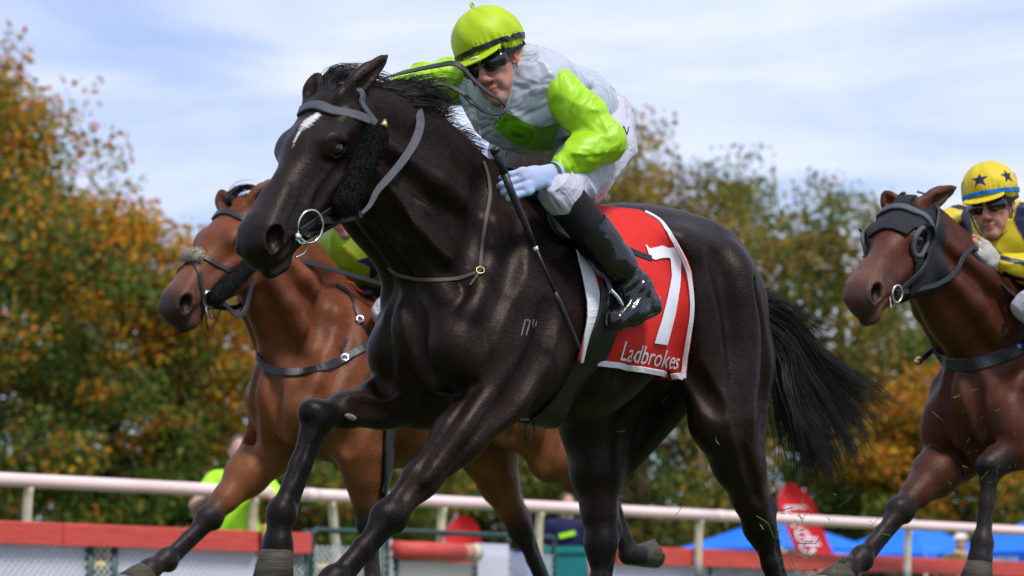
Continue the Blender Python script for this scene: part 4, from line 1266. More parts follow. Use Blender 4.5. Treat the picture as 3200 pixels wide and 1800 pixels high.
add(strap_on(B1, [hp(-.03, .0, .02), hp(-.025, -.03, .075), hp(.0, -.05, .10), ra - nrm(rb - ra) * .06], .024, .010, 8, .004), 'head_strap', M_rubber, br)
add(strap_on(B1, [hp(-.03, .0, -.02), hp(-.025, -.03, -.075), hp(.02, -.05, -.10), hp(.2, -.10, -.1), hp(.45, -.115, -.06)], .022, .010, 8, .004), 'cheek_strap', M_leather, br)
bt = hp(.465, -.120, .060)
fleece_roll('cheek_roll', ra, rb, .040, br, M_fleece)
mb = MB(); mb.tube([ra - nrm(rb - ra) * .062 + [0, .012, 0], ra - nrm(rb - ra) * .036 + [0, .02, 0]], [.007, .013], 10); mb.build('brass_keeper', M_brass, br, True)
add(strap_on(B1, [h_[1][0], (h_[1][0] + bt) / 2, bt], .02, .008, 6, .006), 'cheek_strap', M_leather, br)
lat = k1['H'][2]
rc = near(B1, hp(.455, -.128, .07), .006)[0] + lat * .004
mb = MB(); v, f = ring(rc - k1['H'][0] * .028 - k1['H'][1] * .012, lat * .95 + k1['H'][0] * .25, .047, .0038, 36, 8); mb.add(v, f); mb.build('bit_ring', M_steel, br, True)
bp = near(B1, hp(.480, -.122, .06), .012)[0]
S = SDF(); S.ell(bp, (.013, .013, .013)); V, F = S.auto(.003); mesh_obj('bit_boss', V, F, M_steel, br)
mb = MB(); mb.tube(spline([bp, bp + k1['H'][0] * .012 - k1['H'][1] * .012 + lat * .008, bp + k1['H'][0] * -.005 - k1['H'][1] * .03 + lat * .008, bp - k1['H'][0] * .02 - k1['H'][1] * .045, bp + k1['H'][0] * .0 - k1['H'][1] * .06 - lat * .01, bp + k1['H'][0] * .03 - k1['H'][1] * .05 - lat * .02], 6), .0032, 8); mb.build('bit_wire', M_steel, br, True)
rs = rc - k1['H'][0] * .062 - k1['H'][1] * .02
add(strap_on(B1, [hp(.30, -.235, .06), hp(.42, -.17, .05), bt], .016, .006, 5, .008), 'noseband_strap', M_leather, br)
pth = spline([rs, q(1085, 682, .13), q(1130, 668, .15)], 6)
add(ribbon(pth, .024, .006, F1.Rm @ np.array([0, -1, .15])), 'rein_billet', M_leather, br)
pth = spline([q(1130, 668, .15), q(1156, 640, .15), q(1180, 595, .15), q(1222, 547, .15), q(1264, 495, .15), q(1298, 440, .14), q(1313, 390, .125), q(1309, 350, .105), q(1296, 318, .06), q(1262, 298, .0), q(1215, 288, -.08)], 6)
add(ribbon(pth, [.010, .022, .026, .024, .022], .006, F1.Rm @ np.array([.15, -1, .1])), 'rein', M_rubber, br)
pth = spline([q(1200, 300, -.10), q(1150, 310, -.06), hp(.15, -.2, -.09), hp(.44, -.13, -.07)], 6)
add(ribbon(pth, .02, .006, [0, -1, .3]), 'rein', M_rubber, br)
pth = spline([q(1195, 246, -.08), q(1240, 232, .0), q(1300, 218, .08), q(1370, 204, .16), q(1415, 198, .20), q(1448, 214, .22), q(1478, 248, .22), q(1520, 285, .22), q(1560, 310, .22), q(1580, 330, .22), q(1575, 346, .22), q(1552, 356, .22), q(1515, 348, .21), q(1478, 322, .20), q(1440, 288, .17), q(1385, 264, .12), q(1330, 275, .05)], 7)
add(ribbon(pth, [.024, .024, .022, .02, .016, .015, .016, .016], .005, F1.Rm @ np.array([.1, -.75, .65])), 'loose_rein_loop', M_leather, br)
bpl = empty('neck_strap', 'thin tan neck strap with brass ring on the front horse chest', 'strap', F1.M)
add(strap_px(F1, B1, [(1216, 838), (1250, 860), (1320, 873), (1400, 874), (1460, 862), (1500, 848)], .011, .005, 8), 'chest_strap', M_tan, bpl)
add(strap_px(F1, B1, [(1500, 848), (1508, 760), (1520, 680), (1530, 610), (1524, 550), (1508, 505)], .011, .005, 8), 'neck_piece', M_tan, bpl)
b0 = hit_px(F1, B1, 1500, 848, .006); v, f = ring(b0[0], b0[1], .012, .0025, 20, 6); mesh_obj('brass_ring', v, f, M_brass, bpl)
add(ribbon(np.array([b0[0], b0[0] + F1.Rm @ np.array([-.012, -.01, -.02]), b0[0] + F1.Rm @ np.array([-.03, -.012, -.045])]), .007, .002, b0[1]), 'strap_end', M_tan, bpl)

# saddle cloth
M_red = mat('red_cloth', (.62, .022, .016), .75, .25, noise=.10, nscale=14, bump=.35, bscale=260, bdist=.002)
M_white = mat('white_cloth', (.74, .74, .80), .75, .25, noise=.06, nscale=20, bump=.3, bscale=260, bdist=.002)
M_print = mat('white_number_print', (.74, .74, .82), .7, .25)
def resample(c, n):
    c = np.asarray(c, float); d = np.r_[0, np.cumsum(np.linalg.norm(np.diff(c, axis=0), axis=1))]
    return np.stack([np.interp(np.linspace(0, d[-1], n), d, c[:, i]) for i in range(2)], 1)
def saddle_cloth(fr, bvh, C0, C1, label, nu=46, nv=54, off=.014, fold=.006):
    t = empty('saddle_cloth', label, 'saddle cloth', fr.M, 'red saddle cloths')
    a, b = resample(spline(C0, 8), nv), resample(spline(C1, 8), nv)
    G = np.full((nv, nu, 3), np.nan)
    for i in range(nv):
        for j in range(nu):
            u = j / (nu - 1); x, y = a[i] * (1 - u) + b[i] * u
            h = hit_px(fr, bvh, x, y, off)
            if h is not None: G[i, j] = h[0]
    for i in range(nv):                                     # where the ray misses, hang straight on from the row above
        for j in range(nu):
            if np.isnan(G[i, j, 0]) and i: 
                u = j / (nu - 1); x, y = a[i] * (1 - u) + b[i] * u
                G[i, j] = fr.q(x, y, G[i - 1, j, 1])
    for _ in range(6):
        G[1:-1, 1:-1] = G[1:-1, 1:-1] * .4 + .15 * (G[:-2, 1:-1] + G[2:, 1:-1] + G[1:-1, :-2] + G[1:-1, 2:])
    for i in range(nv):
        for j in range(nu):
            u, v_ = j / (nu - 1), i / (nv - 1)
            G[i, j, 1] += fold * (math.sin(u * 9 + v_ * 7) * math.sin(v_ * 5 + 1) + .6 * math.sin(u * 17 - v_ * 12)) * (.3 + v_) + .004 * math.sin(max(0, 1 - v_) * 9 - u * 14) * (1 - v_)
            G[i, j, 1] += .010 * max(0, v_ - .75) * 4 * (u > .45)
    m2 = G[::-1].copy(); m2[:, :, 1] = -np.abs(m2[:, :, 1])
    top = G[0].copy(); top[:, 1] = 0; top[:, 2] += .012
    full = np.concatenate([m2, top[None], G])
    n1, n2 = full.shape[:2]
    th = .006
    V = full.reshape(-1, 3); F = [(i * n2 + j, (i + 1) * n2 + j, (i + 1) * n2 + j + 1, i * n2 + j + 1) for i in range(n1 - 1) for j in range(n2 - 1)]
    o = mesh_obj('cloth', V, F, M_red, t)
    sm = o.modifiers.new('thickness', 'SOLIDIFY'); sm.thickness = .004; sm.offset = 0
    cb = BVHTree.FromPolygons([tuple(p) for p in V], F)
    return t, G, cb
C0 = [(1722, 640), (1752, 690), (1778, 742), (1800, 800), (1822, 868), (1834, 930), (1828, 990), (1808, 1058), (1792, 1124)]
C1 = [(1990, 668), (2045, 692), (2085, 722), (2128, 768), (2155, 825), (2168, 890), (2173, 965), (2162, 1070), (2138, 1186)]
sc, G1, CB1 = saddle_cloth(F1, B1, C0, C1, 'red saddle cloth with white number 7 and sponsor lettering')
def edge_strip(pts, w, parent, name, m, t=.007, lift=.005, n=3):
    P = np.asarray(pts); Q, N = [], []
    for p in P:
        h = CB1.find_nearest(Vector(p)); n_ = np.array(h[1]); n_ = n_ if n_[1] > -.2 else -n_
        Q.append(np.array(h[0]) + n_ * lift); N.append(n_)
    return mesh_obj(name, *ribbon(np.array(Q), w, t, np.array(N)), m, parent, False)
edge_strip(G1[:, 1], [.008, .022, .042, .046, .03, .012], sc, 'hem', M_white)
edge_strip(G1[2:, -2], .014, sc, 'hem', M_white)
edge_strip(G1[-2, 10:], .018, sc, 'hem', M_white)
def px_patch(fr, bvh, poly, name, m, parent, lift=.003, cuts=3):
    bm = bmesh.new(); vs = [bm.verts.new((x, y, 0)) for x, y in poly]; bm.faces.new(vs)
    bmesh.ops.triangulate(bm, faces=bm.faces)
    for _ in range(cuts):
        bmesh.ops.subdivide_edges(bm, edges=[e for e in bm.edges if e.calc_length() > 16], cuts=1); bmesh.ops.triangulate(bm, faces=bm.faces)
    P = [v.co.copy() for v in bm.verts]; F = [tuple(v.index for v in f_.verts) for f_ in bm.faces]; bm.free()
    return px_project(fr, bvh, [(p.x, p.y) for p in P], F, name, m, parent, lift)
def px_project(fr, bvh, P, F, name, m, parent, lift=.003):
    V, ok = [], []
    for x, y in P:
        h = hit_px(fr, bvh, x, y, lift); ok.append(h is not None); V.append(h[0] if h is not None else np.zeros(3))
    F = [f_ for f_ in F if all(ok[i] for i in f_)]
    return mesh_obj(name, V, F, m, parent, True)
def px_strip(fr, bvh, A, B, name, m, parent, lift=.006, n=30, w=6):
    """band between two pixel curves, laid on a surface"""
    a, b = resample(A, n), resample(B, n); P, F = [], []
    for i in range(n):
        for k in range(w): P.append(tuple(a[i] * (1 - k / (w - 1)) + b[i] * k / (w - 1)))
    F = [(i * w + k, i * w + k + 1, (i + 1) * w + k + 1, (i + 1) * w + k) for i in range(n - 1) for k in range(w - 1)]
    return px_project(fr, bvh, P, F, name, m, parent, lift)
px_strip(F1, CB1, [(2014, 766), (2026, 780), (2046, 775), (2066, 768), (2086, 774), (2108, 771), (2130, 815), (2122, 897), (2104, 985), (2080, 1077)],
         [(2014, 770), (2026, 806), (2042, 815), (2064, 808), (2080, 806), (2091, 806), (2094, 862), (2082, 925), (2064, 995), (2040, 1071)], 'number_seven', M_print, sc, .007, 60, 8)
TV, TF = text_mesh('Ladbrokes', 1.0)
mn, mxv = TV.min(0), TV.max(0); UV = (TV - mn) / np.maximum(mxv - mn, 1e-9)
TP = [(1934 + 182 * u + 17 * v, 1124 + 30 * u - (58 - 8 * u) * v) for u, v, _ in UV]
px_project(F1, CB1, TP, TF, 'sponsor_lettering', M_print, sc, .006)['kind'] = 'stuff'

# saddle with girth, leathers and stirrups
sad = empty('race_saddle', 'small black race saddle with girth and stirrups under the green jockey', 'saddle', F1.M)
zt = F1.zw
S = SDF()
S.cone((-.10, 0, zt - .045), (-.36, 0, zt - .065), .035, .03, .03, 2.2); S.cone((-.06, 0, zt - .03), (-.08, 0, zt - .015), .04, .025, .03, 1.6)
S.ell(q(1900, 664, .0), (.035, .05, .010), k=.02); S.cone(q(1900, 668, 0), (-.36, 0, zt - .065), .012, .02, .02, 2)
V, F = S.auto(.008); mesh_obj('seat', V, F, M_leather, sad)
fl = [(1692, 655), (1702, 700), (1722, 735), (1760, 760), (1800, 762), (1830, 740), (1850, 700), (1840, 672), (1760, 662)]
for nm, s_ in (('flap', 1), ('flap', -1)):
    o = px_patch(F1, CB1 if False else B1, fl, nm, M_leather, sad, .022, 3)
    if s_ < 0:
        co = np.array([v.co[:] for v in o.data.vertices]); co[:, 1] *= -1; o.data.vertices.foreach_set('co', co.astype(np.float32).ravel())
    m_ = o.modifiers.new('thickness', 'SOLIDIFY'); m_.thickness = .008
gp = [(1868, 780), (1890, 860), (1897, 930), (1884, 1010), (1846, 1100), (1795, 1180), (1740, 1265), (1690, 1325), (1655, 1348)]
GS = spline(np.array(gp, float), 6); Q, N = [], []
for x, y in GS:
    h = hit_px(F1, B1, x, y, .026 if y < 1120 else .010)
    if h: Q.append(h[0]); N.append(h[1])
Q, N = np.array(Q), np.array(N)
for _ in range(6): Q[1:-1] = Q[1:-1] * .5 + (Q[:-2] + Q[2:]) * .25; N[1:-1] = N[1:-1] * .5 + (N[:-2] + N[2:]) * .25
bot = near(B1, Q[-1] * [1, 0, 1] - [0, 0, .05], .010)[0]
Qm = Q[::-1] * [1, -1, 1]; Nm = N[::-1] * [1, -1, 1]
mesh_obj('girth', *ribbon(np.concatenate([Q, Qm]), [.07, .085, .095, .10, .095, .085, .07], .012, np.concatenate([N, Nm])), M_leather, sad, True)
bk_ = near(B1, q(1648, 1345, .0) - [0, 0, .03])[0]
mb = MB(); v, f = ring(bk_ - [0, 0, .035], [.2, 1, 0], .030, .005, 24, 6, .55, [0, 0, 1]); mb.add(v, f); mb.build('girth_buckle_loop', M_leather, sad, True)
mb = MB(); mb.box(bk_ + [0, 0, .0], (.05, .03, .012)); mb.build('girth_buckle', M_grey, sad)
for s_ in (1, -1):
    p0, p1 = q(1862, 760, .30), q(1908, 905, .335)
    tp, ft = q(1908, 905, .335), q(1958, 1000, .345)
    mm = np.array([1, s_, 1])
    mesh_obj('stirrup_leather', *ribbon(spline([p0 * mm, (p0 * .5 + p1 * .5) * mm, p1 * mm], 4), .018, .005, [0, s_, .1]), M_leather, sad, False)
    arcp = spline([q(1910, 905, .335) * mm, q(1932, 930, .35) * mm, q(1950, 965, .355) * mm, q(1957, 1000, .350) * mm, q(1935, 1010, .32) * mm, q(1905, 985, .29) * mm, q(1902, 935, .30) * mm, q(1910, 905, .335) * mm], 6)
    mb = MB(); mb.tube(arcp, .0055, 8, False); mb.build('stirrup', M_steel, sad, True)
add(ribbon(spline([q(1935, 765, .325), q(1985, 790, .325), q(2035, 808, .318)], 5), .020, .006, [0, 1, .1]), 'leather_end', M_leather, sad)

# freeze brand and chestnut on the front horse
M_brand = mat('pale_brand_hair', (.20, .18, .18), .8, .2)
mb = MB()
for pp in ([(1642, 998), (1636, 1020), (1629, 1048)], [(1656, 1002), (1650, 1025), (1644, 1048)], [(1640, 999), (1656, 1001)], [(1668, 998), (1664, 1012), (1666, 1024)], [(1676, 1004), (1673, 1020)]):
    v, f = strap_px(F1, B1, pp, .0035, .001, 4, .0008); mb.add(v, f)
mb.build('brand_mark', M_brand, h1)['kind'] = 'stuff'
c_ = hit_px(F1, B1, 1095, 1303, .001)
if c_:
    S = SDF(); ax_ = nrm(np.cross(c_[1], [0, 0, 1])); S.ell(c_[0], (.024, .010, .006), np.stack([nrm(ax_ + [0, 0, .3]), np.cross(c_[1], nrm(ax_ + [0, 0, .3])), c_[1]]))
    V, F = S.auto(.004); mesh_obj('chestnut', V, F, mat('horny_callus', (.22, .21, .18), .8, .2, noise=.6, nscale=90, bump=.6, bscale=150), h1)
# ------------------------------------------------------------------ jockeys
M_black = mat('black_stretch_cloth', (.008, .008, .010), .7, .25, bump=.2, bscale=60)
M_boot = mat('black_patent_boot', (.007, .007, .008), .16, .6, noise=.4, nscale=25, bump=.5, bscale=22, bdist=.012)
M_lens = mat('dark_goggle_lens', (.006, .005, .005), .06, .7)
M_bluep = mat('blue_ribbon', (.004, .16, .55), .5, .4)
M_lip = mat('lips', (.42, .13, .12), .4, .4)
M_breech = mat('white_breeches', (.50, .49, .58), .6, .3, bump=.8, bscale=14, bdist=.02, bdetail=2, bwarp=1.2)
M_glove = mat('lavender_glove', (.42, .44, .66), .7, .25, bump=.25, bscale=120, bdist=.003, noise=.3, nscale=9, color2=(.30, .47, .72))
M_glovew = mat('worn_white_glove', (.52, .50, .46), .8, .2, noise=.4, nscale=30, bump=.3, bscale=120)
def hand(S, wrist, knuck, side, palm_n, curl, r=.0095, hold=None, thumb=None, spread=.021):
    """palm and five separate fingers; curl = finger bend in degrees per joint; palm_n = out of the palm"""
    f = nrm(knuck - wrist); pn = nrm(palm_n - f * (palm_n @ f)); s = nrm(np.cross(f, pn)) * side
    S.cone(wrist, wrist * .3 + knuck * .7, .027, .034, .015, .62, pn)
    S.cone(wrist * .4 + knuck * .6 + s * .012, knuck + s * .02, .022, .018, .012, .7, pn); S.cone(wrist * .4 + knuck * .6 - s * .012, knuck - s * .024, .022, .017, .012, .7, pn)
    for i, (o, L) in enumerate(((.033, .043), (.011, .048), (-.011, .045), (-.032, .036))):
        p = knuck + s * o; a = R(curl[i][0]); d = f * math.cos(a) + pn * math.sin(a)
        pts = [p - f * .012, p]
        for j, (ln, da) in enumerate(((1.0, 0), (.62, curl[i][1]), (.48, curl[i][2]))):
            a += R(da); d = f * math.cos(a) + pn * math.sin(a); p = p + d * L * ln; pts.append(p)
        rr = r * (.85 if i == 3 else 1)
        S.chain(pts, [rr * 1.12, rr * 1.1, rr, rr * .95, rr * .82], .006)
    tb = wrist * .62 + knuck * .38 + s * .026
    td = thumb if thumb is not None else nrm(f * .6 + s * .55 + pn * .45)
    p1 = tb + td * .042; p2 = p1 + nrm(td * .8 + f * .35) * .036
    S.chain([tb - td * .01, p1, p2], [.015, .0125, .009], .008)

def jockey(fr, label, J, head, M_, h=.006):
    """J: joints in the horse's axes; clothes are children over one skin body"""
    t = empty('person', label, 'person', fr.M)
    g, up = head['g'], head['up']
    side = nrm(np.cross(g, up)); up = np.cross(side, g); lf = -side              # lf = the rider's left... image right
    A = np.stack([lf, g, up]); C = head['c']; k = head.get('s', 1.0)
    def P(x, y, z): return C + k * (lf * x + g * y + up * z)
    B = SDF()
    B.ell(P(0, -.012, .03), np.array((.072, .092, .095)) * k, A, .02)
    B.ell(P(0, .022, -.040), np.array((.054, .062, .080)) * k, A, .03)
    for s_ in (1, -1):
        B.cone(P(s_ * .050, -.005, -.045), P(s_ * .012, .062, -.108), .020 * k, .017 * k, .02)
        B.ell(P(s_ * .040, .062, -.022), np.array((.020, .018, .018)) * k, A, .02)
        B.ell(P(s_ * .011, .098, -.046), np.array((.009, .012, .008)) * k, A, .008)
        B.ell(P(s_ * .075, -.018, -.012), np.array((.009, .022, .034)) * k, A, .008)
        B.ell(P(s_ * .080, -.012, -.008), np.array((.006, .012, .020)) * k, A, .004, sub=True)
        B.ell(P(s_ * .030, .086, .000), np.array((.016, .012, .010)) * k, A, .008, sub=True)
        B.cone(P(s_ * .028, .072, -.055), P(s_ * .034, .062, -.078), .012 * k, .010 * k, .02)
    B.ell(P(0, .072, -.108), np.array((.022, .020, .017)) * k, A, .02)
    B.cone(P(0, .086, .004), P(0, .109, -.038), .0085 * k, .0125 * k, .014)
    B.cone(P(-.036, .078, .020), P(.036, .078, .020), .011 * k, .011 * k, .02)
    B.ell(P(0, .086, -.071), np.array((.021, .010, .007)) * k, A, .008)
    B.ell(P(0, .084, -.085), np.array((.018, .011, .008)) * k, A, .008)
    B.cone(P(-.018, .097, -.077), P(.018, .097, -.077), .0022 * k, .0022 * k, .004, sub=True)
    B.chain([P(0, -.02, -.06), (P(0, -.03, -.10) + J['neck']) / 2, J['neck']], [.052 * k, .054, .062], .03)
    B.chain([J['neck'], J['chest'], J['waist'], J['pelvis']], [.08, .105, .09, .085], .05, 1.05)
    for s_ in 'LR':
        sh, el, wr = J[s_ + 'sh'], J[s_ + 'el'], J[s_ + 'wr']
        B.chain([J['chest'] * .4 + sh * .6, sh, el, wr], [.045, .040, .032, .026], .03)
        B.chain([J[s_ + 'hip'], J[s_ + 'kn'], J[s_ + 'an']], [.07, .045, .034], .03); B.chain([J[s_ + 'an'], J[s_ + 'heel'], J[s_ + 'toe']], [.034, .03, .026], .03)
    ax = np.stack([np.ones(3)])
    V, F = B.auto(h); 
    hv = (V - C) @ A.T / k
    cl = np.tile(np.array([.44, .215, .15]), (len(V), 1))
    lipm = sstep(1.25, .75, np.sqrt((hv[:, 0] / .024) ** 2 + ((hv[:, 2] + .078) / .0145) ** 2)) * (hv[:, 1] > .07)
    cl = cl * (1 - lipm[:, None]) + np.array([.40, .115, .10]) * lipm[:, None]
    red = sstep(1.3, .5, np.sqrt((hv[:, 0] / .03) ** 2 + ((hv[:, 2] + .035) / .03) ** 2)) * (hv[:, 1] > .08) * .5
    cl = cl * (1 - red[:, None]) + np.array([.50, .17, .13]) * red[:, None]
    stub = sstep(-.055, -.075, hv[:, 2]) * (hv[:, 1] > -.03) * (hv[:, 2] > -.14) * .28 * (1 - lipm)
    cl = cl * (1 - stub[:, None]) + np.array([.20, .13, .11]) * stub[:, None]
    mesh_obj('body', V, F, M_['skin'], t, True, cl)
    # helmet with silk cover
    S = SDF(); S.ell(P(0, -.022, .060), np.array((.104, .122, .104)) * k, A, .01)
    S.cone(P(0, -.01, -.16), P(0, .02, -.06), .2 * k, .105 * k, .01, sub=True)
    S.ell(P(0, .04, -.075), np.array((.16, .2, .100)) * k, A, .01, sub=True)
    def gath(x, y, z):
        a = (x - C[0]) * lf[0] + (y - C[1]) * lf[1] + (z - C[2]) * lf[2]; b = (x - C[0]) * g[0] + (y - C[1]) * g[1] + (z - C[2]) * g[2]; c = (x - C[0]) * up[0] + (y - C[1]) * up[1] + (z - C[2]) * up[2]
        th = np.arctan2(a, b + .02)
        return .0034 * np.sin(th * 46 + 4 * np.sin(th * 5)) * np.exp(-((c - .035) / .035) ** 2) + .0012 * np.sin(th * 9 + c * 60)
    V, F = S.auto(.0045, gath); hel = mesh_obj('helmet_cover', V, F, M_['cap'], t)
    hb = bvh_of(V, F)
    pk = SDF(); pk.ell(P(0, .085, .030), np.array((.082, .055, .007)) * k, np.stack([lf, nrm(g - up * .30), nrm(up + g * .30)]), .006); pk.ell(P(0, .0, .05), np.array((.092, .098, .06)) * k, A, .004, sub=True)
    V, F = pk.auto(.004); mesh_obj('peak', V, F, M_['peak'], hel)
    bandp = [P(.112 * math.sin(a), -.022 + .13 * math.cos(a), .036 + .012 * math.cos(a)) for a in np.linspace(-2.6, 2.6, 40)]
    bd = []
    for p_ in bandp: h2_ = hb.find_nearest(Vector(p_)); bd.append((np.array(h2_[0]) + np.array(h2_[1]) * .0015, np.array(h2_[1])))
    mesh_obj('elastic_band', *ribbon(np.array([b[0] for b in bd]), .017 * k, .003, np.array([b[1] for b in bd])), M_['band'], hel, False)
    und = SDF(); und.ell(P(0, -.02, .040), np.array((.098, .113, .068)) * k, A, .01); und.ell(P(0, .03, -.065), np.array((.16, .2, .088)) * k, A, .008, sub=True); V, F = und.auto(.005); mesh_obj('helmet_shell', V, F, M_['shell'], hel)
    if head.get('button'):
        b_ = hb.ray_cast(Vector(P(0, -.02, .4)), Vector(-(up * 1.0)))[0]; mb = MB(); v, f = ring(np.array(b_) + up * .008, side, .010, .003, 16, 6); mb.add(v, f); mb.build('cap_loop', M_['cap'], hel, True)
    # goggles: wrap-round lens, frame, strap
    gl = SDF()
    gl.cone(P(-.050, .060, -.002), P(.050, .060, -.002), .026 * k, .026 * k, .01); gl.ell(P(-.028, .080, -.003), np.array((.030, .024, .025)) * k, A, .012); gl.ell(P(.028, .080, -.003), np.array((.030, .024, .025)) * k, A, .012); gl.cone(P(0, .088, -.02), P(0, .125, -.045), .012, .016, .01, sub=True)
    V, F = gl.auto(.0035); go = mesh_obj('goggles', V, F, M_lens, t)
    for s_ in (1, -1): mesh_obj('goggle_strap', *ribbon(spline([P(s_ * .068, .055, .004), P(s_ * .086, .01, .008), P(s_ * .094, -.05, .016)], 5), .020 * k, .004, lf * s_), M_black, go, False)
    for s_ in (1, -1): mesh_obj('chin_strap', *ribbon(spline([P(s_ * .079, .012, .02), P(s_ * .075, .018, -.05), P(s_ * .05, .035, -.105), P(s_ * .004, .05, -.130)], 5), .012 * k, .003, lf * s_ - up * .3), M_['chin'], hel, False)
    # jacket
    S = SDF()
    S.chain([J['neck'] * .75 + J['chest'] * .25, J['chest'], J['waist'], J['pelvis'] * .6 + J['waist'] * .4], [.080, .138, .122, .112], .08, J.get('wide', 1.18))
    S.cone(J['Lsh'] * .85 + J['Rsh'] * .15, J['Rsh'] * .85 + J['Lsh'] * .15, .082, .082, .09)
    S.cone(J['chest'] + np.array([.04, 0, -.02]), J['waist'] + np.array([.03, 0, -.02]), .13, .11, .08, 1.15)
    rr = np.random.default_rng(5); fr_ = rr.normal(0, 1, (5, 3)) * 22; ph = rr.uniform(0, 6, 5)
    cw = J['chest']
    def wr(x, y, z):
        a = (x - cw[0]); b = (y - cw[1]); c = (z - cw[2])
        rg = lambda p_: (1 - np.abs(np.sin(p_))) ** 2.2
        return .003 - .015 * rg(b * 15 + c * 12 + 1.8 * np.sin(a * 9 + b * 5) + 1) * np.clip(.3 + .7 * np.sin(a * 12 + c * 9), 0, 1) - .013 * rg(a * 15 - c * 17 + b * 6 + 1.5 * np.sin(b * 13)) * np.clip(.25 + .75 * np.sin(b * 14 - c * 8 + 1), 0, 1) + wr0(x, y, z)
    def wr0(x, y, z): return sum(.0012 * np.sin(x * fr_[i, 0] + y * fr_[i, 1] + z * fr_[i, 2] + ph[i] + 2 * np.sin(x * 11 + z * 9)) for i in range(5))
    V, F = S.auto(h * 1.15, wr); jk = mesh_obj('jacket', V, F, M_['jacket'], t, True, M_['jcol'](V) if 'jcol' in M_ else None); jb = bvh_of(V, F)
    col_ = SDF(); col_.chain([P(0, -.025, -.115), (P(0, -.03, -.12) + J['neck']) / 2, J['neck']], [.060 * k, .066, .078], .02); V, F = col_.auto(.006); mesh_obj('collar', V, F, M_['collar'], t)
    for s_ in 'LR':
        sh, el, wr_ = J[s_ + 'sh'], J[s_ + 'el'], J[s_ + 'wr']; S = SDF()
        fr0 = J.get('fat', 1.0); cu = el * .12 + wr_ * .88
        S.chain([sh * .92 + J['chest'] * .08, sh * .5 + el * .5, el, el * .55 + wr_ * .45, cu], np.array([.073, .066, .060, .054, .040]) * fr0, .03)
        ax1, ax2 = nrm(el - sh), nrm(wr_ - el); L1, L2 = np.linalg.norm(el - sh), np.linalg.norm(wr_ - el)
        inn = nrm((sh + wr_) / 2 - el); bi = nrm(np.cross(ax1, ax2))
        def wr2(x, y, z, el=el, ax1=ax1, ax2=ax2, inn=inn, bi=bi, L1=L1, L2=L2):
            dx, dy, dz = x - el[0], y - el[1], z - el[2]
            t1 = (dx * ax1[0] + dy * ax1[1] + dz * ax1[2]); t2 = (dx * ax2[0] + dy * ax2[1] + dz * ax2[2])
            ii = dx * inn[0] + dy * inn[1] + dz * inn[2]; bb = dx * bi[0] + dy * bi[1] + dz * bi[2]
            an_ = np.arctan2(t2 - t1 * .2, ii + .05)
            r0_ = np.sqrt(dx * dx + dy * dy + dz * dz)
            fold = np.abs(np.sin(an_ * 5.0 + bb * 16 + 1.5 * np.sin(bb * 30))) ** .7
            a = -.006 * (1 - fold) * np.exp(-(r0_ / .12) ** 2) * np.clip(.35 + ii * 9, 0, 1)
            long_ = np.sin(bb * 70 + 3 * np.sin(t1 * 9)) * .0022 * np.exp(-((t1 + L1) / .14) ** 2)
            rg = lambda p_: (1 - np.abs(np.sin(p_))) ** 2.5
            diag = .002 - .009 * rg(bb * 30 + t1 * 11 + 1.6 * np.sin(t1 * 11 + ii * 14)) * np.clip(.35 + .65 * np.sin(t1 * 13 + 2), 0, 1) - .008 * rg(t1 * 17 - bb * 26 + ii * 22 + np.sin(bb * 31)) * np.clip(.2 + .8 * np.sin(t2 * 16 + bb * 25), 0, 1)
            cuff = .0035 * np.sin(np.arctan2(bb, ii + .001) * 11) * np.exp(-((t2 - L2 * .80) / .05) ** 2)
            return -a + long_ + diag + cuff
        V, F = S.auto(h * .85, wr2); sl = mesh_obj('sleeve', V, F, M_['sleeve'], t, True, M_['scol'](V) if 'scol' in M_ else None)
        ax_ = nrm(wr_ - el); mb = MB()
        v, f = tube([cu - ax_ * .012, cu - ax_ * .004, cu + ax_ * .004, cu + ax_ * .012, cu + ax_ * .016], [.044, .040, .042, .040, .037], 24, False)
        v = [p_ + nrm(p_ - cu) * .002 * math.sin(i * 2.1) for i, p_ in enumerate(np.array(v))]; mb.add(v, f); mb.build('cuff', M_['sleeve'], sl, True)
    # breeches
    S = SDF(); S.ell(J['pelvis'], (.115, .145, .115), k=.05); S.cone(J['pelvis'], J['waist'], .115, .11, .05, 1.1)
    for s_ in 'LR':
        hp_, kn = J[s_ + 'hip'], J[s_ + 'kn']; S.chain([hp_, hp_ * .5 + kn * .5, kn], [.105, .084, .060], .06); S.cone(kn, kn * .95 + J[s_ + 'an'] * .05, .062, .060, .03)
    V, F = S.auto(h * 1.2, wr); mesh_obj('breeches', V, F, M_['breech'], t)
    for s_ in 'LR':
        kn, an, he, to = (J[s_ + x] for x in ('kn', 'an', 'heel', 'toe'))
        ax_ = nrm(an - kn); cu = kn * .97 + an * .03; v, f = tube([cu - ax_ * .05, cu - ax_ * .02, cu, cu + ax_ * .012], [.062, .066, .065, .062], 60, False)
        v = [p_ + nrm((p_ - cu) - ax_ * ((p_ - cu) @ ax_)) * .0022 * (1 if i % 2 else -1) for i, p_ in enumerate(np.array(v))]; mesh_obj('knee_band', v, f, M_['breech'], t)
        S = SDF(); S.chain([kn * .97 + an * .03, kn * .55 + an * .45], [.0615, .060], .02); V, F = S.auto(h); mesh_obj('stocking', V, F, M_black, t)
        S = SDF(); S.chain([kn * .58 + an * .42, kn * .3 + an * .7, an], [.064, .058, .046], .03); S.chain([an, he], [.046, .036], .03)
        S.chain([an, (he + to) / 2 + (an - he) * .12, to], [.046, .042, .028], .03, 1.0); S.chain([he, (he + to) / 2, to], [.030, .034, .030], .02)
        bt_ax = nrm(an - kn)
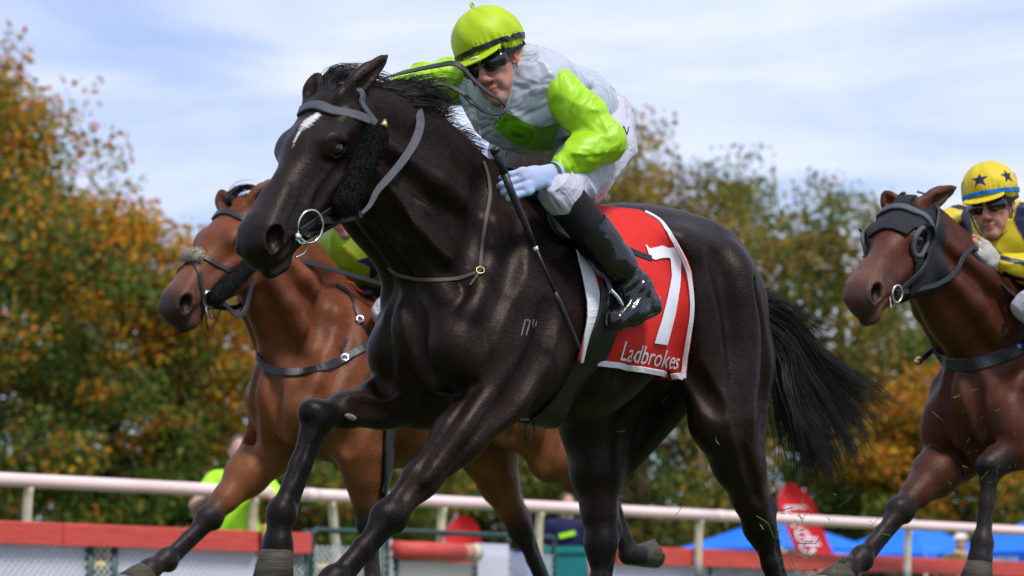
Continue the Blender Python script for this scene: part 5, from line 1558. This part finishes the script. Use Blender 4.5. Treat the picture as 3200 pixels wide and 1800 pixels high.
        def wrb(x, y, z):
            tt = (x - an[0]) * bt_ax[0] + (y - an[1]) * bt_ax[1] + (z - an[2]) * bt_ax[2]
            return .0024 * np.sin(tt * 120 + 5 * np.sin(x * 22 + z * 17)) * np.exp(-((tt + .06) / .10) ** 2)
        V, F = S.auto(h * .8, wrb); bo = mesh_obj('boot', V, F, M_boot, t)
        cu = kn * .53 + an * .47; v, f = tube([cu - ax_ * .045, cu - ax_ * .02, cu + ax_ * .02, cu + ax_ * .05], [.0650, .0655, .0645, .063], 56, False)
        v = [p_ + nrm((p_ - cu) - ax_ * ((p_ - cu) @ ax_)) * .0015 * (1 if i % 2 else -1) for i, p_ in enumerate(np.array(v))]; mesh_obj('boot_top', v, f, M_boot, bo)
        S = SDF(); S.chain([he - bt_ax * -.028, (he + to) / 2 + bt_ax * .03, to + bt_ax * .024], [.028, .03, .026], .01, .35, bt_ax); V, F = S.auto(.007); mesh_obj('sole', V, F, M_leather, bo)
        sp0 = an + bt_ax * .012; v, f = ring(sp0, bt_ax + nrm(to - he) * .4, .050, .006, 24, 6); mesh_obj('spur_strap', v, f, M_leather, bo)
        mb = MB(); mb.tube([he - nrm(to - he) * .03 - bt_ax * .02, he - nrm(to - he) * .055 - bt_ax * .01], .005, 6); mb.build('spur', M_steel, bo)
    return t, P, jb, A
def face_axes(fr, phi, pitch, roll):
    g = np.array([-math.sin(R(phi)) * math.cos(R(pitch)), -math.cos(R(phi)) * math.cos(R(pitch)), -math.sin(R(pitch))])
    up = nrm(np.array([0, 0, 1.0]) - g * g[2]); sd_ = np.cross(g, up)
    up = up * math.cos(R(roll)) + sd_ * math.sin(R(roll))
    return fr.Rm @ g, fr.Rm @ up

M_skinf = mat('jockey_skin', (.5, .27, .19), .48, .4, attr=True, noise=.14, nscale=40, bump=.15, bscale=220, bdist=.002)
M_lime = mat('lime_satin', (.33, .62, .010), .40, .35, noise=.06, nscale=12, bump=.9, bscale=9, bdist=.03, bdetail=1.2, bwarp=1.6)
M_limec = mat('lime_cap_silk', (.40, .56, .004), .5, .3, noise=.08, nscale=14, bump=.35, bscale=24, bdist=.006)
M_silver = mat('white_satin', (.44, .47, .53), .27, .55, bump=1.0, bscale=8, bdist=.034, bdetail=1.4, bwarp=1.8)
M_orange = mat('orange_chin_strap', (.5, .06, .02), .6, .3)
q = F1.q
g, up = face_axes(F1, 24, 19, 17)
def leg_mirror(J):
    for x in ('an', 'heel', 'toe'): J['R' + x] = J['L' + x] * np.array([1, -1, 1])
    return J
J1 = leg_mirror(dict(neck=q(1612, 262, .0), chest=q(1640, 300, .0), waist=q(1775, 352, .0), pelvis=q(1852, 398, .0),
          Lsh=q(1752, 278, .19), Lel=q(1893, 440, .32), Lwr=q(1742, 533, .27), Rsh=q(1480, 255, -.19), Rel=q(1335, 262, -.24), Rwr=q(1225, 285, -.14),
          Lhip=q(1880, 455, .10), Lkn=q(1756, 606, .28), Lan=q(1985, 905, .33), Lheel=q(2030, 955, .34), Ltoe=q(1925, 1000, .345),
          Rhip=q(1815, 430, -.10), Rkn=q(1590, 478, -.25)))
M1 = dict(skin=M_skinf, cap=M_limec, peak=M_limec, band=M_leather, shell=M_leather, chin=M_orange, jacket=M_silver, sleeve=M_lime, collar=M_silver, breech=M_breech)
jk1, P1, JB1, A1 = jockey(F1, 'jockey in lime cap and white and lime silks on the front horse', J1, dict(c=q(1540, 190, .03), g=g, up=up, button=True, s=1.05), M1)
px_patch(F1, JB1, [(1576, 345), (1612, 366), (1657, 387), (1700, 398), (1750, 386), (1738, 420), (1728, 462), (1690, 470), (1640, 462), (1596, 440), (1540, 395), (1582, 384)], 'chest_star', mat('green_satin_star', (.14, .42, .01), .3, .5, bump=1.0, bscale=8, bdist=.03, bdetail=1.4, bwarp=1.8), jk1, .003)
px_patch(F1, JB1, [(1622, 85), (1660, 92), (1700, 112), (1690, 122), (1650, 108), (1630, 115)], 'shoulder_patch', M_lime, jk1, .004)
br_ = [o for o in jk1.children if o.name.startswith('breeches')][0]
bb_ = BVHTree.FromPolygons([tuple(v.co) for v in br_.data.vertices], [tuple(p.vertices) for p in br_.data.polygons])
TV, TF = text_mesh('N', 1.0); UV = (TV - TV.min(0)) / np.maximum(TV.max(0) - TV.min(0), 1e-9)
px_project(F1, bb_, [(1940 + 18 * u + 6 * v, 420 + 4 * u - 26 * v) for u, v, _ in UV], TF, 'leg_lettering', M_black, br_, .004)
px_patch(F1, bb_, [(1788, 428), (1806, 424), (1808, 446), (1792, 450)], 'leg_badge', M_bluep, br_, .004)
# gloved left hand holding the whip
w0, w1, w2 = q(1547, 468, .335), q(1600, 604, .335), q(1811, 1092, .335)
S = SDF(); wr, kn = q(1735, 537, .275), q(1640, 566, .300)
hand(S, wr, kn, 1, q(1640, 566, .0) - q(1640, 566, .3) + F1.Rm @ np.array([-.03, .0, -.02]), [(28, 62, 55), (30, 55, 50), (30, 45, 40), (32, 40, 35)], .0105, thumb=nrm(q(1590, 497, .30) - q(1668, 540, .29)))
V, F = S.auto(.0032); gv = mesh_obj('glove', V, F, M_glove, jk1)
ax_ = nrm(kn - wr); mb = MB(); v, f = tube([wr - ax_ * .022, wr - ax_ * .012, wr + ax_ * .01], [.031, .033, .032], 20, False); mb.add(v, f); mb.build('glove_cuff', M_glove, gv, True)
S = SDF(); hand(S, q(1222, 287, -.14), q(1180, 300, -.11), -1, F1.Rm @ np.array([0, 0, -1.0]), [(30, 60, 50)] * 4)
V, F = S.auto(.005); mesh_obj('glove', V, F, M_glove, jk1)
wh = empty('whip', 'long black whip held in the lime jockey left hand', 'whip', F1.M)
mb = MB(); mb.tube(np.linspace(w0, w0 * .45 + w1 * .55 + (w2 - w1) * .0, 3), [.0135, .012, .012], 14); mb.build('handle_grip', mat('ribbed_grip', (.012, .012, .012), .6, .4, bump=.8, bscale=1.0), wh, True)
mb = MB(); mb.tube([w0 - nrm(w1 - w0) * .006, w0 + nrm(w1 - w0) * .006], .0155, 14); mb.build('handle_cap', M_leather, wh, True)
mb = MB(); mb.tube([w0 * .45 + w1 * .55, w1, w1 + (w2 - w1) * .22, w1 + (w2 - w1) * .34], [.0118, .0115, .010, .006], 12); mb.build('taper', M_leather, wh, True)
mb = MB(); mb.tube([w1 + (w2 - w1) * .338, w1 + (w2 - w1) * .36], .0072, 12); mb.build('white_ring', M_white, wh, True)
mb = MB(); mb.tube([w1 + (w2 - w1) * .34, w1 + (w2 - w1) * .64], [.0058, .0052], 10); mb.build('shaft', M_leather, wh, True)
mb = MB(); mb.tube([w1 + (w2 - w1) * .63, w1 + (w2 - w1) * .68, w1 + (w2 - w1) * .97, w2], [.007, .0095, .008, .004], 12); mb.build('padded_tip', M_leather, wh, True)
# badge under the peak and letters
oc = P1(.004, .118, .024); S = SDF(); S.ell(oc, (.018, .009, .004), np.stack([A1[0], nrm(A1[2] + A1[1] * .2), nrm(A1[1] - A1[2] * .2)])); V, F = S.auto(.003); bd = mesh_obj('badge', V, F, M_white, jk1)
TV, TF = text_mesh('GPA', .011)
mesh_obj('badge_lettering', [oc + A1[0] * x + A1[2] * y + A1[1] * .0052 for x, y, _ in TV], TF, M_black, bd, False)['kind'] = 'stuff'

# bay horse's jockey, mostly hidden
q = F2.q
g, up = face_axes(F2, 26, 14, 14)
M_lime2 = mat('lime_silk', (.25, .46, .012), .4, .4, noise=.15, nscale=9, bump=.5, bscale=9, bdist=.016, color2=(.30, .33, .015))
M_purple = mat('deep_purple_silk', (.012, .006, .05), .45, .4, bump=.4, bscale=9, bdist=.01)
J2 = leg_mirror(dict(neck=q(1120, 715, 0), chest=q(1145, 755, 0), waist=q(1245, 800, 0), pelvis=q(1320, 815, 0),
          Lsh=q(1240, 740, .19), Lel=q(1340, 850, .26), Lwr=q(1290, 915, .16), Rsh=q(1030, 725, -.19), Rel=q(960, 790, -.22), Rwr=q(960, 850, -.1),
          Lhip=q(1335, 860, .10), Lkn=q(1215, 975, .26), Lan=q(1400, 1170, .30), Lheel=q(1435, 1205, .31), Ltoe=q(1360, 1240, .32),
          Rhip=q(1280, 840, -.10), Rkn=q(1105, 885, -.24)))
M2_ = dict(M1, jacket=M_lime2, sleeve=M_lime2, collar=M_lime2, cap=M_limec)
jk2, P2, JB2, A2 = jockey(F2, 'jockey in lime silks with purple stars, half hidden behind the front horse', J2, dict(c=q(1080, 646, .03), g=g, up=up), M2_, .009)
def star_px(cx, cy, r, rot=0.0): return [(cx + (r if i % 2 == 0 else r * .42) * math.sin(rot + i * math.pi / 5), cy - (r if i % 2 == 0 else r * .42) * math.cos(rot + i * math.pi / 5)) for i in range(10)]
px_patch(F2, JB2, star_px(1180, 818, 66, -.25), 'silk_star', M_purple, jk2, .004)
for s_ in 'LR':
    S = SDF(); hand(S, J2[s_ + 'wr'], J2[s_ + 'wr'] + np.array([.07, 0, -.03]), 1 if s_ == 'L' else -1, np.array([0, 0, -1.0]), [(30, 60, 50)] * 4); V, F = S.auto(.007); mesh_obj('glove', V, F, M_glovew, jk2)

# hooded horse's jockey
q = F3.q
g, up = face_axes(F3, 24, 10, 8)
YEL, NAV = np.array([.62, .50, .012]), np.array([.010, .010, .045])
def j3col(V):
    s_ = np.sin((V[:, 1] - J3['chest'][1]) * 17 + (V[:, 2] - J3['chest'][2]) * 8 + .6)
    w = sstep(-.05, .05, s_)[:, None]; return YEL * w + NAV * (1 - w)
def s3col(V):
    s_ = np.sin((V[:, 2]) * 95 + V[:, 1] * 30); w = sstep(.62, .72, s_)[:, None]; return NAV * w + YEL * (1 - w)
J3 = leg_mirror(dict(neck=q(3140, 715, 0), chest=q(3165, 765, 0), waist=q(3290, 810, 0), pelvis=q(3375, 830, 0),
          Lsh=q(3275, 745, .19), Lel=q(3310, 850, .27), Lwr=q(3125, 828, .13), Rsh=q(3020, 698, -.19), Rel=q(2965, 715, -.22), Rwr=q(2985, 800, -.12),
          Lhip=q(3390, 870, .10), Lkn=q(3225, 955, .27), Lan=q(3420, 1180, .31), Lheel=q(3460, 1215, .32), Ltoe=q(3380, 1255, .33),
          Rhip=q(3320, 850, -.10), Rkn=q(3130, 880, -.24)))
M_y = mat('yellow_navy_silk', (.6, .5, .01), .42, .4, attr=True, noise=.08, nscale=9, bump=.5, bscale=9, bdist=.016)
M_ycap = mat('yellow_cap_silk', (.66, .49, .012), .5, .35, noise=.08, nscale=9, bump=.5, bscale=22, bdist=.008)
M3_ = dict(M1, cap=M_ycap, peak=M_ycap, band=M_bluep, shell=M_leather, chin=M_black, jacket=M_y, sleeve=M_y, jcol=j3col, scol=s3col, collar=mat('white_scarf', (.6, .58, .66), .8, .2))
jk3, P3, JB3, A3 = jockey(F3, 'jockey in yellow cap with navy stars on the hooded horse', J3, dict(c=q(3098, 640, .03), g=g, up=up), M3_, .007)
hc = [o for o in jk3.children if o.name.startswith('helmet_cover')][0]
hb3 = BVHTree.FromPolygons([tuple(v.co) for v in hc.data.vertices], [tuple(p.vertices) for p in hc.data.polygons])
for a_ in (-1.05, 0.0, 1.05, 2.1, -2.1):
    pts = []
    for i in range(10):
        r_ = .034 if i % 2 == 0 else .0135
        x_, y_ = r_ * math.sin(i * math.pi / 5), r_ * math.cos(i * math.pi / 5)
        an = a_ + x_ / .11
        pts.append((an, .098 + y_))
    ctr = (a_, .098); V = []
    def onh(an, z_):
        d = A3[0] * math.sin(an) + A3[1] * math.cos(an)
        o_ = P3(0, -.022, .04); tgt = P3(0, -.022, .04) + d * .11 + A3[2] * (z_ - .04)
        dd = nrm(tgt - o_); h_ = hb3.ray_cast(Vector(o_ + dd * .4), Vector(-dd)); return np.array(h_[0]) + dd * .002
    for (an, z_) in [ctr] + pts: V.append(onh(an, z_))
    for i in range(10): V.append(onh((ctr[0] + pts[i][0]) / 2, (ctr[1] + pts[i][1]) / 2))
    F = []
    for i in range(10):
        j = (i + 1) % 10; F += [(0, 11 + j, 11 + i), (11 + i, 11 + j, 1 + j), (11 + i, 1 + j, 1 + i)]
    mesh_obj('cap_star', V, F, M_purple, hc, True)
S = SDF(); hand(S, q(3122, 826, .13), q(3068, 782, .10), 1, q(3068, 782, .0) - q(3068, 782, .1) + np.array([.0, 0, -.06]), [(10, 22, 18), (14, 26, 20), (18, 30, 22), (22, 34, 26)], .0098)
V, F = S.auto(.0038)
fw_ = (V - q(3068, 782, .10)) @ nrm(q(3068, 782, .10) - q(3122, 826, .13)); cc = np.where(fw_[:, None] > .026, np.array([.5, .24, .17]), np.array([.50, .48, .44]))
mesh_obj('glove', V, F, mat('fingerless_glove', (.5, .48, .44), .75, .2, attr=True, noise=.25, nscale=40, bump=.3, bscale=120), jk3, True, cc)
S = SDF(); hand(S, J3['Rwr'], J3['Rwr'] + np.array([.07, .02, -.03]), -1, np.array([0, 0, -1.0]), [(30, 60, 50)] * 4); V, F = S.auto(.007); mesh_obj('glove', V, F, M_glovew, jk3)
# ------------------------------------------------------------------ tack of the two horses behind
def face_tack(fr, k, bvh, label, ring_px, m_band=M_leather, extra=None):
    t = empty('bridle', label, 'bridle', fr.M); hp_ = k['hp']
    add(strap_on(bvh, [hp_(.02, -.06, -.10), hp_(.06, -.01, -.085), hp_(.075, .02, -.03), hp_(.08, .022, .02), hp_(.09, .0, .075), hp_(.10, -.05, .10)], .026, .010, 8, .005), 'brow_band', m_band, t)
    for s_ in (1, -1):
        add(strap_on(bvh, [hp_(-.03, .0, s_ * .02), hp_(-.02, -.04, s_ * .08), hp_(.09, -.08, s_ * .10), hp_(.25, -.14, s_ * .09), hp_(.45, -.125, s_ * .06)], .020, .008, 8, .005), 'cheek_strap', M_leather, t)
        c = near(bvh, hp_(.462, -.128, s_ * .07), .008)[0]
        v, f = ring(c - k['H'][0] * .01, k['H'][2] * .95 + k['H'][0] * .2 * s_, .030, .0040, 30, 8); mesh_obj('bit_ring', v, f, M_steel, t)
    v, f = tube(spline([hp_(.47, -.13, .06), hp_(.50, -.17, .065), hp_(.47, -.21, .05), hp_(.43, -.20, .03)], 6), .003, 8); mesh_obj('bit_wire', v, f, M_steel, t)
    return t
q = F2.q; hp_ = k2['hp']
b2 = face_tack(F2, k2, B2, 'crossed-noseband bridle with pale fleece pad on the bay horse', None)
for s_ in (1, -1):
    a = near(B2, hp_(.20, -.15, s_ * .10), .018)[0]; b = near(B2, hp_(.43, -.135, s_ * .075), .018)[0]
    fleece_roll('cheek_roll', a, b, .034, b2, M_fleece, 500, 11)
    add(strap_on(B2, [hp_(.34, .0, 0), hp_(.33, -.04, s_ * .06), hp_(.29, -.13, s_ * .09)], .020, .008, 7, .005), 'noseband', M_leather, b2)
    add(strap_on(B2, [hp_(.36, .0, 0), hp_(.42, -.03, s_ * .05), hp_(.47, -.10, s_ * .06), hp_(.50, -.19, s_ * .03)], .018, .008, 7, .005), 'noseband', M_leather, b2)
ct_ = near(B2, hp_(.35, .01, 0), .012)[0]
M_pale = mat('pale_sheepskin', (.50, .44, .34), .95, .1, bump=1, bscale=120)
fleece_roll('nose_pad', ct_ - k2['H'][2] * .022, ct_ + k2['H'][2] * .022, .026, b2, M_pale, 700, 12)
add(ribbon(spline([near(B2, hp_(.45, -.13, .07), .01)[0], q(700, 950, .14), q(742, 986, .15), q(768, 968, .15), q(783, 900, .14), q(797, 853, .13), q(860, 800, .12), q(960, 820, .12), J2['Lwr']], 6), .02, .005, [0, 1, .2]), 'rein', M_leather, b2)
add(ribbon(spline([near(B2, hp_(.45, -.13, -.07), .01)[0], q(740, 960, -.05), q(800, 870, -.08), J2['Rwr']], 6), .02, .005, [0, 1, .2]), 'rein', M_leather, b2)
mesh_obj('thin_strap', *tube(spline([hp_(.47, -.14, .05), hp_(.50, -.24, .03), hp_(.44, -.27, .0), hp_(.36, -.25, .0)], 6), .003, 6), M_leather, b2)
bp2 = empty('breastplate', 'black breast strap and neck strap on the bay horse chest', 'breastplate', F2.M)
add(strap_px(F2, B2, [(803, 1105), (836, 1150), (897, 1164), (980, 1158), (1074, 1122), (1167, 1070), (1260, 1040)], .034, .010, 8, .006), 'chest_strap', M_leather, bp2)
add(strap_px(F2, B2, [(1052, 890), (1096, 925), (1123, 997), (1167, 1063)], .016, .007, 8, .005), 'neck_strap', M_leather, bp2)
for px in ((1076, 1121), (1123, 1002)):
    b0 = hit_px(F2, B2, *px, .012)
    if b0: v, f = ring(b0[0], b0[1], .014, .004, 18, 6); mesh_obj('strap_buckle', v, f, M_steel, bp2)
add(strap_px(F2, B2, [(1076, 1121), (1066, 1090), (1082, 1060)], .012, .005, 6, .008), 'strap_end', M_leather, bp2)
sc2, G2, CB1 = saddle_cloth(F2, B2, [(1086, 884), (1118, 904), (1160, 935), (1210, 985), (1250, 1060), (1262, 1180)], [(1400, 925), (1470, 965), (1510, 1020), (1530, 1090), (1535, 1170), (1525, 1270)], 'red saddle cloth with white front edge on the bay horse', 24, 26, .012)
edge_strip(G2[:, 0], .022, sc2, 'hem', M_white)
def simple_saddle(fr, bvh, J, label, girth_s):
    t = empty('race_saddle', label, 'saddle', fr.M); z_ = fr.zw
    S = SDF(); S.cone((-.10, 0, z_ - .045), (-.40, 0, z_ - .06), .035, .035, .03, 2.2); S.ell((-.43, 0, z_ - .04), (.04, .08, .015), k=.03); V, F = S.auto(.012); mesh_obj('seat', V, F, M_leather, t)
    P = []
    for a_ in np.linspace(math.pi * .5, -math.pi * 1.5, 44): P.append(near(bvh, np.array([girth_s, .5 * math.cos(a_), z_ - .42 + .5 * math.sin(a_)]), .014))
    mesh_obj('girth', *ribbon(np.array([p[0] for p in P]), .09, .012, np.array([p[1] for p in P])), M_leather, t, True)
    for s_ in (1, -1):
        he, to = (J['Lheel'] + J['Ltoe']) / 2 * np.array([1, s_, 1]), np.array([-.22, s_ * .24, z_ - .10])
        mesh_obj('stirrup_leather', *ribbon(np.linspace(to, he + [0, 0, .10], 5), .02, .006, [0, s_, .1]), M_leather, t, False)
        v, f = ring(he + [0, 0, .03], nrm(J['Ltoe'] - J['Lheel']) * np.array([1, s_, 1]), .062, .006, 24, 6); mesh_obj('stirrup', v, f, M_steel, t)
    return t
simple_saddle(F2, B2, J2, 'black race saddle and girth on the bay horse', -.12)
simple_saddle(F3, B3, J3, 'black race saddle and girth on the hooded horse', -.12)

# hood with eye cup on the right-hand horse
q = F3.q; hp_ = k3['hp']
hd_ = empty('hood', 'black racing hood with eye cup on the right-hand horse head', 'hood', F3.M)
M_hood = mat('black_hood_cloth', (.016, .016, .020), .75, .25, noise=.2, nscale=40, bump=.4, bscale=300, bdist=.002)
hv = (V3 - k3['O']) @ k3['H'].T / k3['hs']
ct = hv[Fc3].mean(1); f_, n_, l_ = ct[:, 0], ct[:, 1], ct[:, 2]
lim = .235 + .55 * np.maximum(0, -n_ - .03)
eye_d = np.sqrt(((f_ - .205) / .062) ** 2 + ((n_ + .052) / .046) ** 2)
sel = (f_ > -.015) & (f_ < lim) & (n_ < .09) & (n_ > -.30) & (np.abs(l_) < .13) & ~((eye_d < 1) & (np.abs(l_) > .055))
ear_z = (f_ < .05) & (n_ > -.005) & (np.abs(l_) > .038)
sel &= ~ear_z & (V3[Fc3].mean(1)[:, 0] > k3['O'][0] - .1)
FF = Fc3[sel]
lab = np.arange(len(V3))
for _ in range(400):                      # keep the one connected piece of cloth
    mlab = lab[FF].min(1); new = lab.copy(); np.minimum.at(new, FF.ravel(), np.repeat(mlab, 4)); new = new[new]
    if (new == lab).all(): break
    lab = new
fl_ = lab[FF[:, 0]]; vals, cnt = np.unique(fl_, return_counts=True); FF = FF[fl_ == vals[cnt.argmax()]]
used, inv = np.unique(FF, return_inverse=True); FF = inv.reshape(FF.shape)
VN = np.zeros_like(V3); fn = np.cross(V3[Fc3[:, 2]] - V3[Fc3[:, 0]], V3[Fc3[:, 3]] - V3[Fc3[:, 1]])
for c_ in range(4): np.add.at(VN, Fc3[:, c_], fn)
VN /= np.linalg.norm(VN, axis=1)[:, None] + 1e-12
Vh = V3[used] + VN[used] * .007
for _ in range(2): Vh = smooth_mesh(Vh, FF, 1, .3)
hm = mesh_obj('hood_cloth', Vh, FF, M_hood, hd_)
sm = hm.modifiers.new('thickness', 'SOLIDIFY'); sm.thickness = .008; sm.offset = 0
for s_ in (1, -1):
    rim = [hp_(.205 + .064 * math.cos(a), -.052 + .048 * math.sin(a), s_ * .12) for a in np.linspace(0, 2 * math.pi, 36)]
    rim = np.array([near(B3, p, .010)[0] for p in rim])
    for _ in range(3): rim = rim * .5 + .25 * (np.roll(rim[:-1], 1, 0)[np.r_[0:len(rim) - 1, 0]] + np.roll(rim[:-1], -1, 0)[np.r_[0:len(rim) - 1, 0]])
    mesh_obj('eye_cup_rim', *tube(rim, .0095, 8, False), M_rubber, hd_)
    cup = spline([rim[3], (rim[3] + rim[20]) / 2 + k3['H'][2] * s_ * .02, rim[20]], 4)
    half = np.array([near(B3, hp_(.205 + .062 * math.cos(a), -.052 + .046 * math.sin(a), s_ * .12), .022 if math.cos(a) < .2 else .012)[0] for a in np.linspace(2.2, 4.9, 14)])
    mesh_obj('eye_cup', *ribbon(half, .030, .006, k3['H'][0] * .6 + k3['H'][1] * .3), M_hood, hd_, True)
b3 = face_tack(F3, k3, BVHTree.FromPolygons([tuple(v) for v in np.concatenate([V3 + VN * .013])], [tuple(int(i) for i in f_) for f_ in Fc3]), 'black bridle with steel rings over the hooded horse face', None, M_rubber)
add(ribbon(spline([near(B3, hp_(.45, -.13, .07), .012)[0], q(2850, 908, .12), q(2930, 888, .14), q(2985, 850, .14), q(3012, 800, .13), q(3040, 772, .11), q(3062, 782, .09)], 7), .018, .008, [0, 1, .2]), 'rein', M_leather, b3)
add(ribbon(spline([near(B3, hp_(.45, -.13, -.07), .012)[0], q(2930, 860, -.08), J3['Rwr']], 6), .018, .006, [0, 1, .2]), 'rein', M_leather, b3)
add(ribbon(spline([q(3045, 790, .10), q(3100, 850, .13), q(3150, 905, .16), q(3210, 955, .2), q(3250, 1020, .24)], 6), .018, .006, [0, 1, .3]), 'rein_end', M_leather, b3)
bp3 = empty('breastplate', 'wide black breast girth on the hooded horse chest', 'breastplate', F3.M)
add(strap_px(F3, B3, [(2926, 1100), (2945, 1125), (2975, 1138), (3050, 1138), (3137, 1110), (3200, 1085), (3260, 1060)], .050, .010, 8, .006), 'chest_strap', M_leather, bp3)
add(strap_px(F3, B3, [(3205, 930), (3202, 1000), (3190, 1060), (3184, 1088)], .016, .007, 8, .006), 'neck_strap', M_leather, bp3)
b0 = hit_px(F3, B3, 3184, 1090, .012); S = SDF(); S.ell(b0[0], (.015, .015, .015)); V, F = S.auto(.005); mesh_obj('blue_bead', V, F, mat('blue_metal', (.15, .25, .7), .25, .5, .8), bp3)
w3 = empty('whip', 'black whip with brass end beside the hooded horse neck', 'whip', F3.M)
a, b = q(2866, 1132, -.22), q(3010, 1015, -.22)
mb = MB(); mb.tube([a, a * .6 + b * .4, b], [.014, .011, .007], 10); mb.build('shaft', M_leather, w3, True)
mb = MB(); mb.tube([a - nrm(b - a) * .008, a + nrm(b - a) * .02], [.012, .0165], 10); mb.build('brass_end', M_brass, w3, True)

# turf kicked up behind the front horse
M_blade = mat('torn_grass', (.10, .17, .02), .7, .3, noise=.3, nscale=20)
rt = np.random.default_rng(31); mb = MB()
for (cx, cy, sx, sy, n, fr_) in ((2470, 1640, 60, 60, 30, F1), (2560, 1690, 90, 70, 28, F1), (2500, 1770, 60, 30, 16, F1), (3060, 1330, 90, 110, 22, F3), (3120, 1490, 30, 25, 12, F3), (2700, 1500, 220, 110, 16, F3), (2130, 1400, 120, 120, 5, F1)):
    for _ in range(n):
        p = fr_.world(fr_.q(rt.normal(cx, sx), rt.normal(cy, sy), rt.uniform(.0, .45)))
        d = nrm(rt.normal(0, 1, 3)); e = nrm(np.cross(d, rt.normal(0, 1, 3))); L = rt.uniform(.006, .026)
        mb.ribbon(spline([p, p + d * L + e * L * .3, p + d * L * 2 + e * L * rt.uniform(-.8, .8)], 3), rt.uniform(.0012, .0032), .0006, e)
tag(mb.build('flying_turf', M_blade, None, False), 'torn bits of grass flying in the air behind the front horse', 'grass', None, 'stuff')
